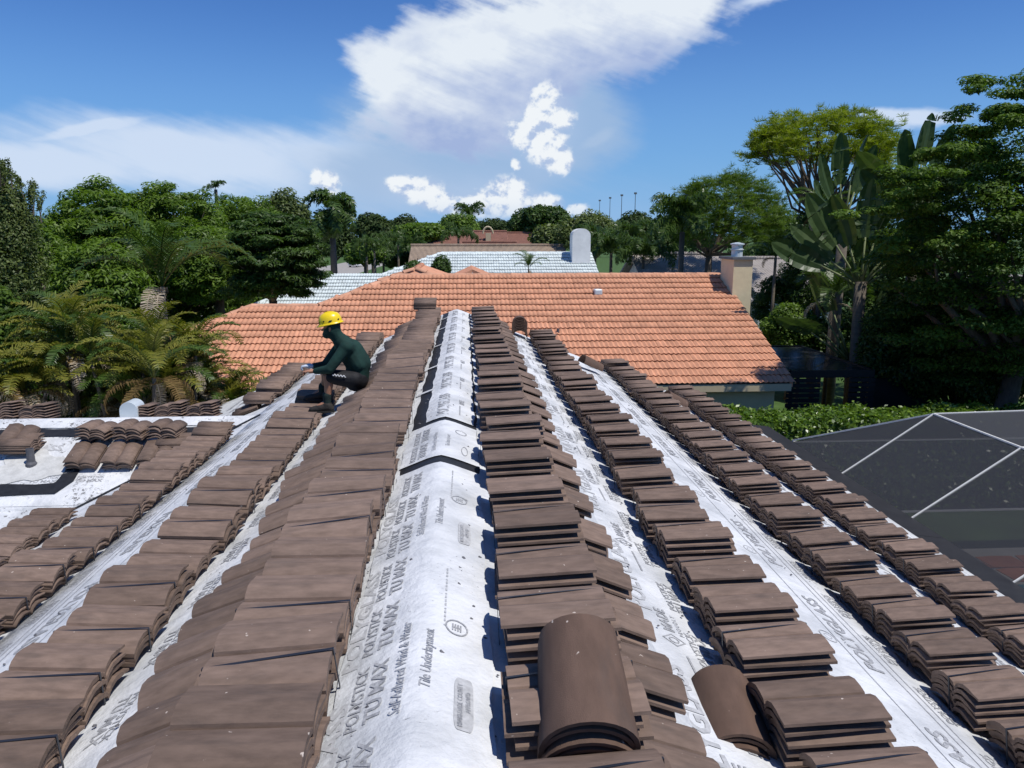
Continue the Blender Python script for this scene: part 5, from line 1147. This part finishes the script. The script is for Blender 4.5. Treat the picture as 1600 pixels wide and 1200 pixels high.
def palm(label, px, py, Y, kind, nf, scale=1.0, seed=0, dead=0, e0=-25, e1=35, stems=1, spread=.3, group=None, name='palm_tree', trunk=True, tr=.13):
    g = np.random.default_rng(seed); c = at_Y(px, py, Y); root = empty(name, (c[0], Y, 0), 0, label, 'palm', group)
    for s in range(stems):
        o_ = np.array([g.normal(0, spread), g.normal(0, spread), -abs(g.normal(0, spread * 1.2))]) if stems > 1 else np.zeros(3); top = np.array([0, 0, c[2]]) + o_
        if trunk: MB().tube([(o_[0] * .35, o_[1] * .35, -.05), (o_[0] * .6, o_[1] * .6, top[2] * .5), tuple(top)], [tr * 1.25, tr, tr * .8], 8).build('trunk', M['palmbark'], root, smooth=True)
        for k in range(nf):
            o = obj('frond', FR[kind][g.integers(len(FR[kind]))], root); az = 2 * math.pi * (k / nf) + g.normal(0, .25); el = R(g.uniform(e0, e1))
            o.matrix_local = Matrix.Translation(Vector(top)) @ Matrix.Rotation(az, 4, 'Z') @ Matrix.Rotation(-el, 4, 'Y') @ Matrix.Scale(scale * g.uniform(.8, 1.15), 4)
        for k in range(dead if s < 3 else 0):
            o = obj('dead_frond', FR['dead'][g.integers(2)], root); o.matrix_local = Matrix.Translation(Vector(top - (0, 0, .12))) @ Matrix.Rotation(g.uniform(0, 6.28), 4, 'Z') @ Matrix.Rotation(R(g.uniform(10, 45)), 4, 'Y') @ Matrix.Scale(scale * g.uniform(.75, 1.05), 4)
    return root
palm('tall palm with long arching green fronds behind the yellowing palm clumps', 254, 448, 20, 'tall', 13, 1.0, 1, 2, -15, 30, name='arching_palm', tr=.07)
for px, py, Y, sd, lb, dd, sc in ((112, 520, 16.5, 2, 'yellowing palm clump with rusty fronds, next to the dense clump', 2, .85), (205, 560, 15.6, 3, 'dense yellowing palm clump directly behind the gooseneck vent', 3, .85), (272, 555, 16.2, 4, 'yellow-green palm clump nearest the terracotta roof', 3, .85),
                               (30, 585, 15.4, 5, 'palm clump with pale dead fronds behind the scuffed wing', 4, .75), (322, 600, 17.2, 6, 'low browned palm clump against the terracotta eave', 3, .8), (158, 600, 17.5, 7, 'shaded palm clump between the yellowing clumps', 2, .8)):
    palm(lb, px, py, Y, 'areca', 11, sc, sd, dd + 3, -30, 30, 6, .42, 'palm clumps behind the lower wing', 'palm_clump', True, .045)
palm('tall foxtail palm with drooping bushy fronds and pale trunk', 518, 332, 55, 'fox', 28, 1.15, 11, 0, -70, 40, name='foxtail_palm', tr=.24)
palm('queen palm with drooping fronds behind the terracotta ridge', 1066, 362, 37, 'queen', 22, 1.12, 12, 0, -45, 45, name='queen_palm', tr=.16)
for i, (px, py, Y, lb) in enumerate(((572, 380, 78, 'small palms'), (598, 378, 84, ''), (622, 382, 80, ''), (645, 384, 76, ''), (585, 392, 70, ''))): palm('small street palm in the group between foxtail palm and pink house', px, py, Y, 'queen', 12, .85, 20 + i, 0, -45, 35, group='small street palms', name='street_palm', tr=.12)
for i, (px, py, Y) in enumerate(((930, 385, 54), (955, 395, 50), (985, 380, 56), (1005, 405, 48))): palm('palm in the group between arched chimney and queen palm', px, py, Y, 'queen', 16, 1.0, 30 + i, 0, -30, 35, group='palms by the arched chimney', name='garden_palm', tr=.12)
palm('small palm right beside the cream chimney', 1212, 402, 33, 'tall', 11, .75, 41, 1, -25, 30, name='garden_palm', tr=.08)
palm('dark palm silhouette standing above the far tree line', 734, 340, 112, 'queen', 13, 1.35, 42, 0, -20, 40, name='palm_tree', tr=.2)
palm('palm in front of the pink tiled house', 716, 372, 74, 'queen', 12, .95, 43, 0, -25, 35, name='garden_palm', tr=.12)
palm('small palm poking over the terracotta ridge before the grey roof', 826, 420, 36, 'tall', 9, .45, 44, 1, -20, 30, name='garden_palm', tr=.05)
palm('palm top rising above the feathery trees', 337, 296, 58, 'queen', 10, .45, 45, 0, -20, 40, name='palm_tree', tr=.15)
palm('shaded palm beneath the paddle-leaf palms', 1300, 470, 25.5, 'tall', 11, .85, 46, 3, -25, 30, name='garden_palm', tr=.07)
palm('shaded palm with hanging dead fronds beside the umbrella pine', 1290, 330, 31, 'tall', 9, .8, 47, 7, -25, 30, name='garden_palm', tr=.09)
palm('shaded palm under the dark broadleaf tree', 1470, 500, 24, 'tall', 11, .85, 48, 1, -25, 30, name='garden_palm', tr=.09)
# --- paddle-leaf (traveller's) palms
def paddle_mesh(L_=2.3, W_=.72, seed=0, tears=7):  # a broad paddle blade, torn along a few side veins
    g = np.random.default_rng(seed); V_ = []; F_ = []; n = 14; cut = set(g.choice(np.arange(2, n), tears, replace=False)); bend = .16
    for s in (-1, 1):
        prev = None
        for i in range(n + 1):
            t = i / n; w = W_ / 2 * (math.sin(math.pi * (.10 + .86 * t)) ** .55) * (1 if i < n else .55); z = -bend * L_ * t * t; sag = -.10 * w * g.uniform(.6, 1.6)
            row = [(t * L_, 0, z), (t * L_ - .02, s * w * .5, z + .10 * w), (t * L_ - .05 + g.normal(0, .012), s * w, z + sag)]
            b = len(V_); V_ += row
            if prev is not None: F_ += [(prev, b, b + 1, prev + 1), (prev + 1, b + 1, b + 2, prev + 2)]
            if i in cut:
                b = len(V_); dz = g.normal(0, .07); V_ += [row[0], (row[1][0] + .025, row[1][1], row[1][2] + dz * .5), (row[2][0] + .05, row[2][1] * g.uniform(.93, 1.03), row[2][2] + dz)]
            prev = b
    V_ = np.array(V_); return new_mesh('blade', V_, F_, LG['paddle'], rnd=np.clip(g.random() * .5 + g.random(len(V_)) * .5, 0, 1))
PAD = [paddle_mesh(2.2, .95, i, 1 + i) for i in range(4)]
M['petiole'] = material('pale_petiole', (.16, .19, .08), .6, .2, 3.0, stretch=(1, 1, .3))
def paddle_palm(label, px, py, Y, n, seed, fan=75, rz=0.0, pet=2.4, sc=1.0):
    g = np.random.default_rng(seed); c = at_Y(px, py, Y); root = empty('paddle_leaf_palm', (c[0], Y, 0), rz, label, 'palm', 'paddle-leaf palms'); h = c[2]
    MB().tube([(0, 0, -.05), (.03, 0, h * .5), (0, 0, h)], [.2, .17, .19], 10).build('trunk', M['palmbark'], root, smooth=True)
    for k in range(n):
        th = R(-fan + 2 * fan * k / (n - 1) + g.normal(0, 4)); d = np.array([math.sin(th), g.normal(0, .12), math.cos(th)]); d /= np.linalg.norm(d); L_ = pet * g.uniform(.8, 1.15) * (1 - .25 * abs(th) / R(fan)); b0 = np.array([0, 0, h - .2]); e = b0 + d * L_
        lf = MB().tube([b0, b0 + d * L_ * .5 + (0, 0, .03), e], [.06, .04, .028], 7).build('leaf', M['petiole'], root, smooth=True)
        bl = obj('blade', PAD[g.integers(4)], lf); xax = Vector(d + np.array([0, 0, -.12])).normalized(); side = Vector((math.cos(th), 0, -math.sin(th))); side = (side - xax * side.dot(xax)).normalized(); side = Matrix.Rotation(R(g.uniform(-70, 70)), 3, xax) @ side; nz_ = xax.cross(side)
        bl.matrix_local = Matrix.Translation(Vector(e)) @ Matrix((xax, side, nz_)).transposed().to_4x4() @ Matrix.Scale(sc * g.uniform(.8, 1.15), 4)
    return root
paddle_palm('tallest paddle-leaf palm with broad leaves against the sky', 1432, 345, 25.5, 9, 1, 48, .2, 1.9, .85)
paddle_palm('paddle-leaf palm with a pale upright leaf before the umbrella pine', 1345, 440, 24.2, 9, 2, 62, -.25, 1.8, .8)
paddle_palm('lower paddle-leaf palm fanning out above the black pergola', 1330, 560, 24.8, 10, 3, 60, .1, 2.4, .72)
paddle_palm('paddle-leaf palm standing beside the umbrella pine crown', 1318, 350, 27.5, 7, 4, 50, .5, 1.6, .72)
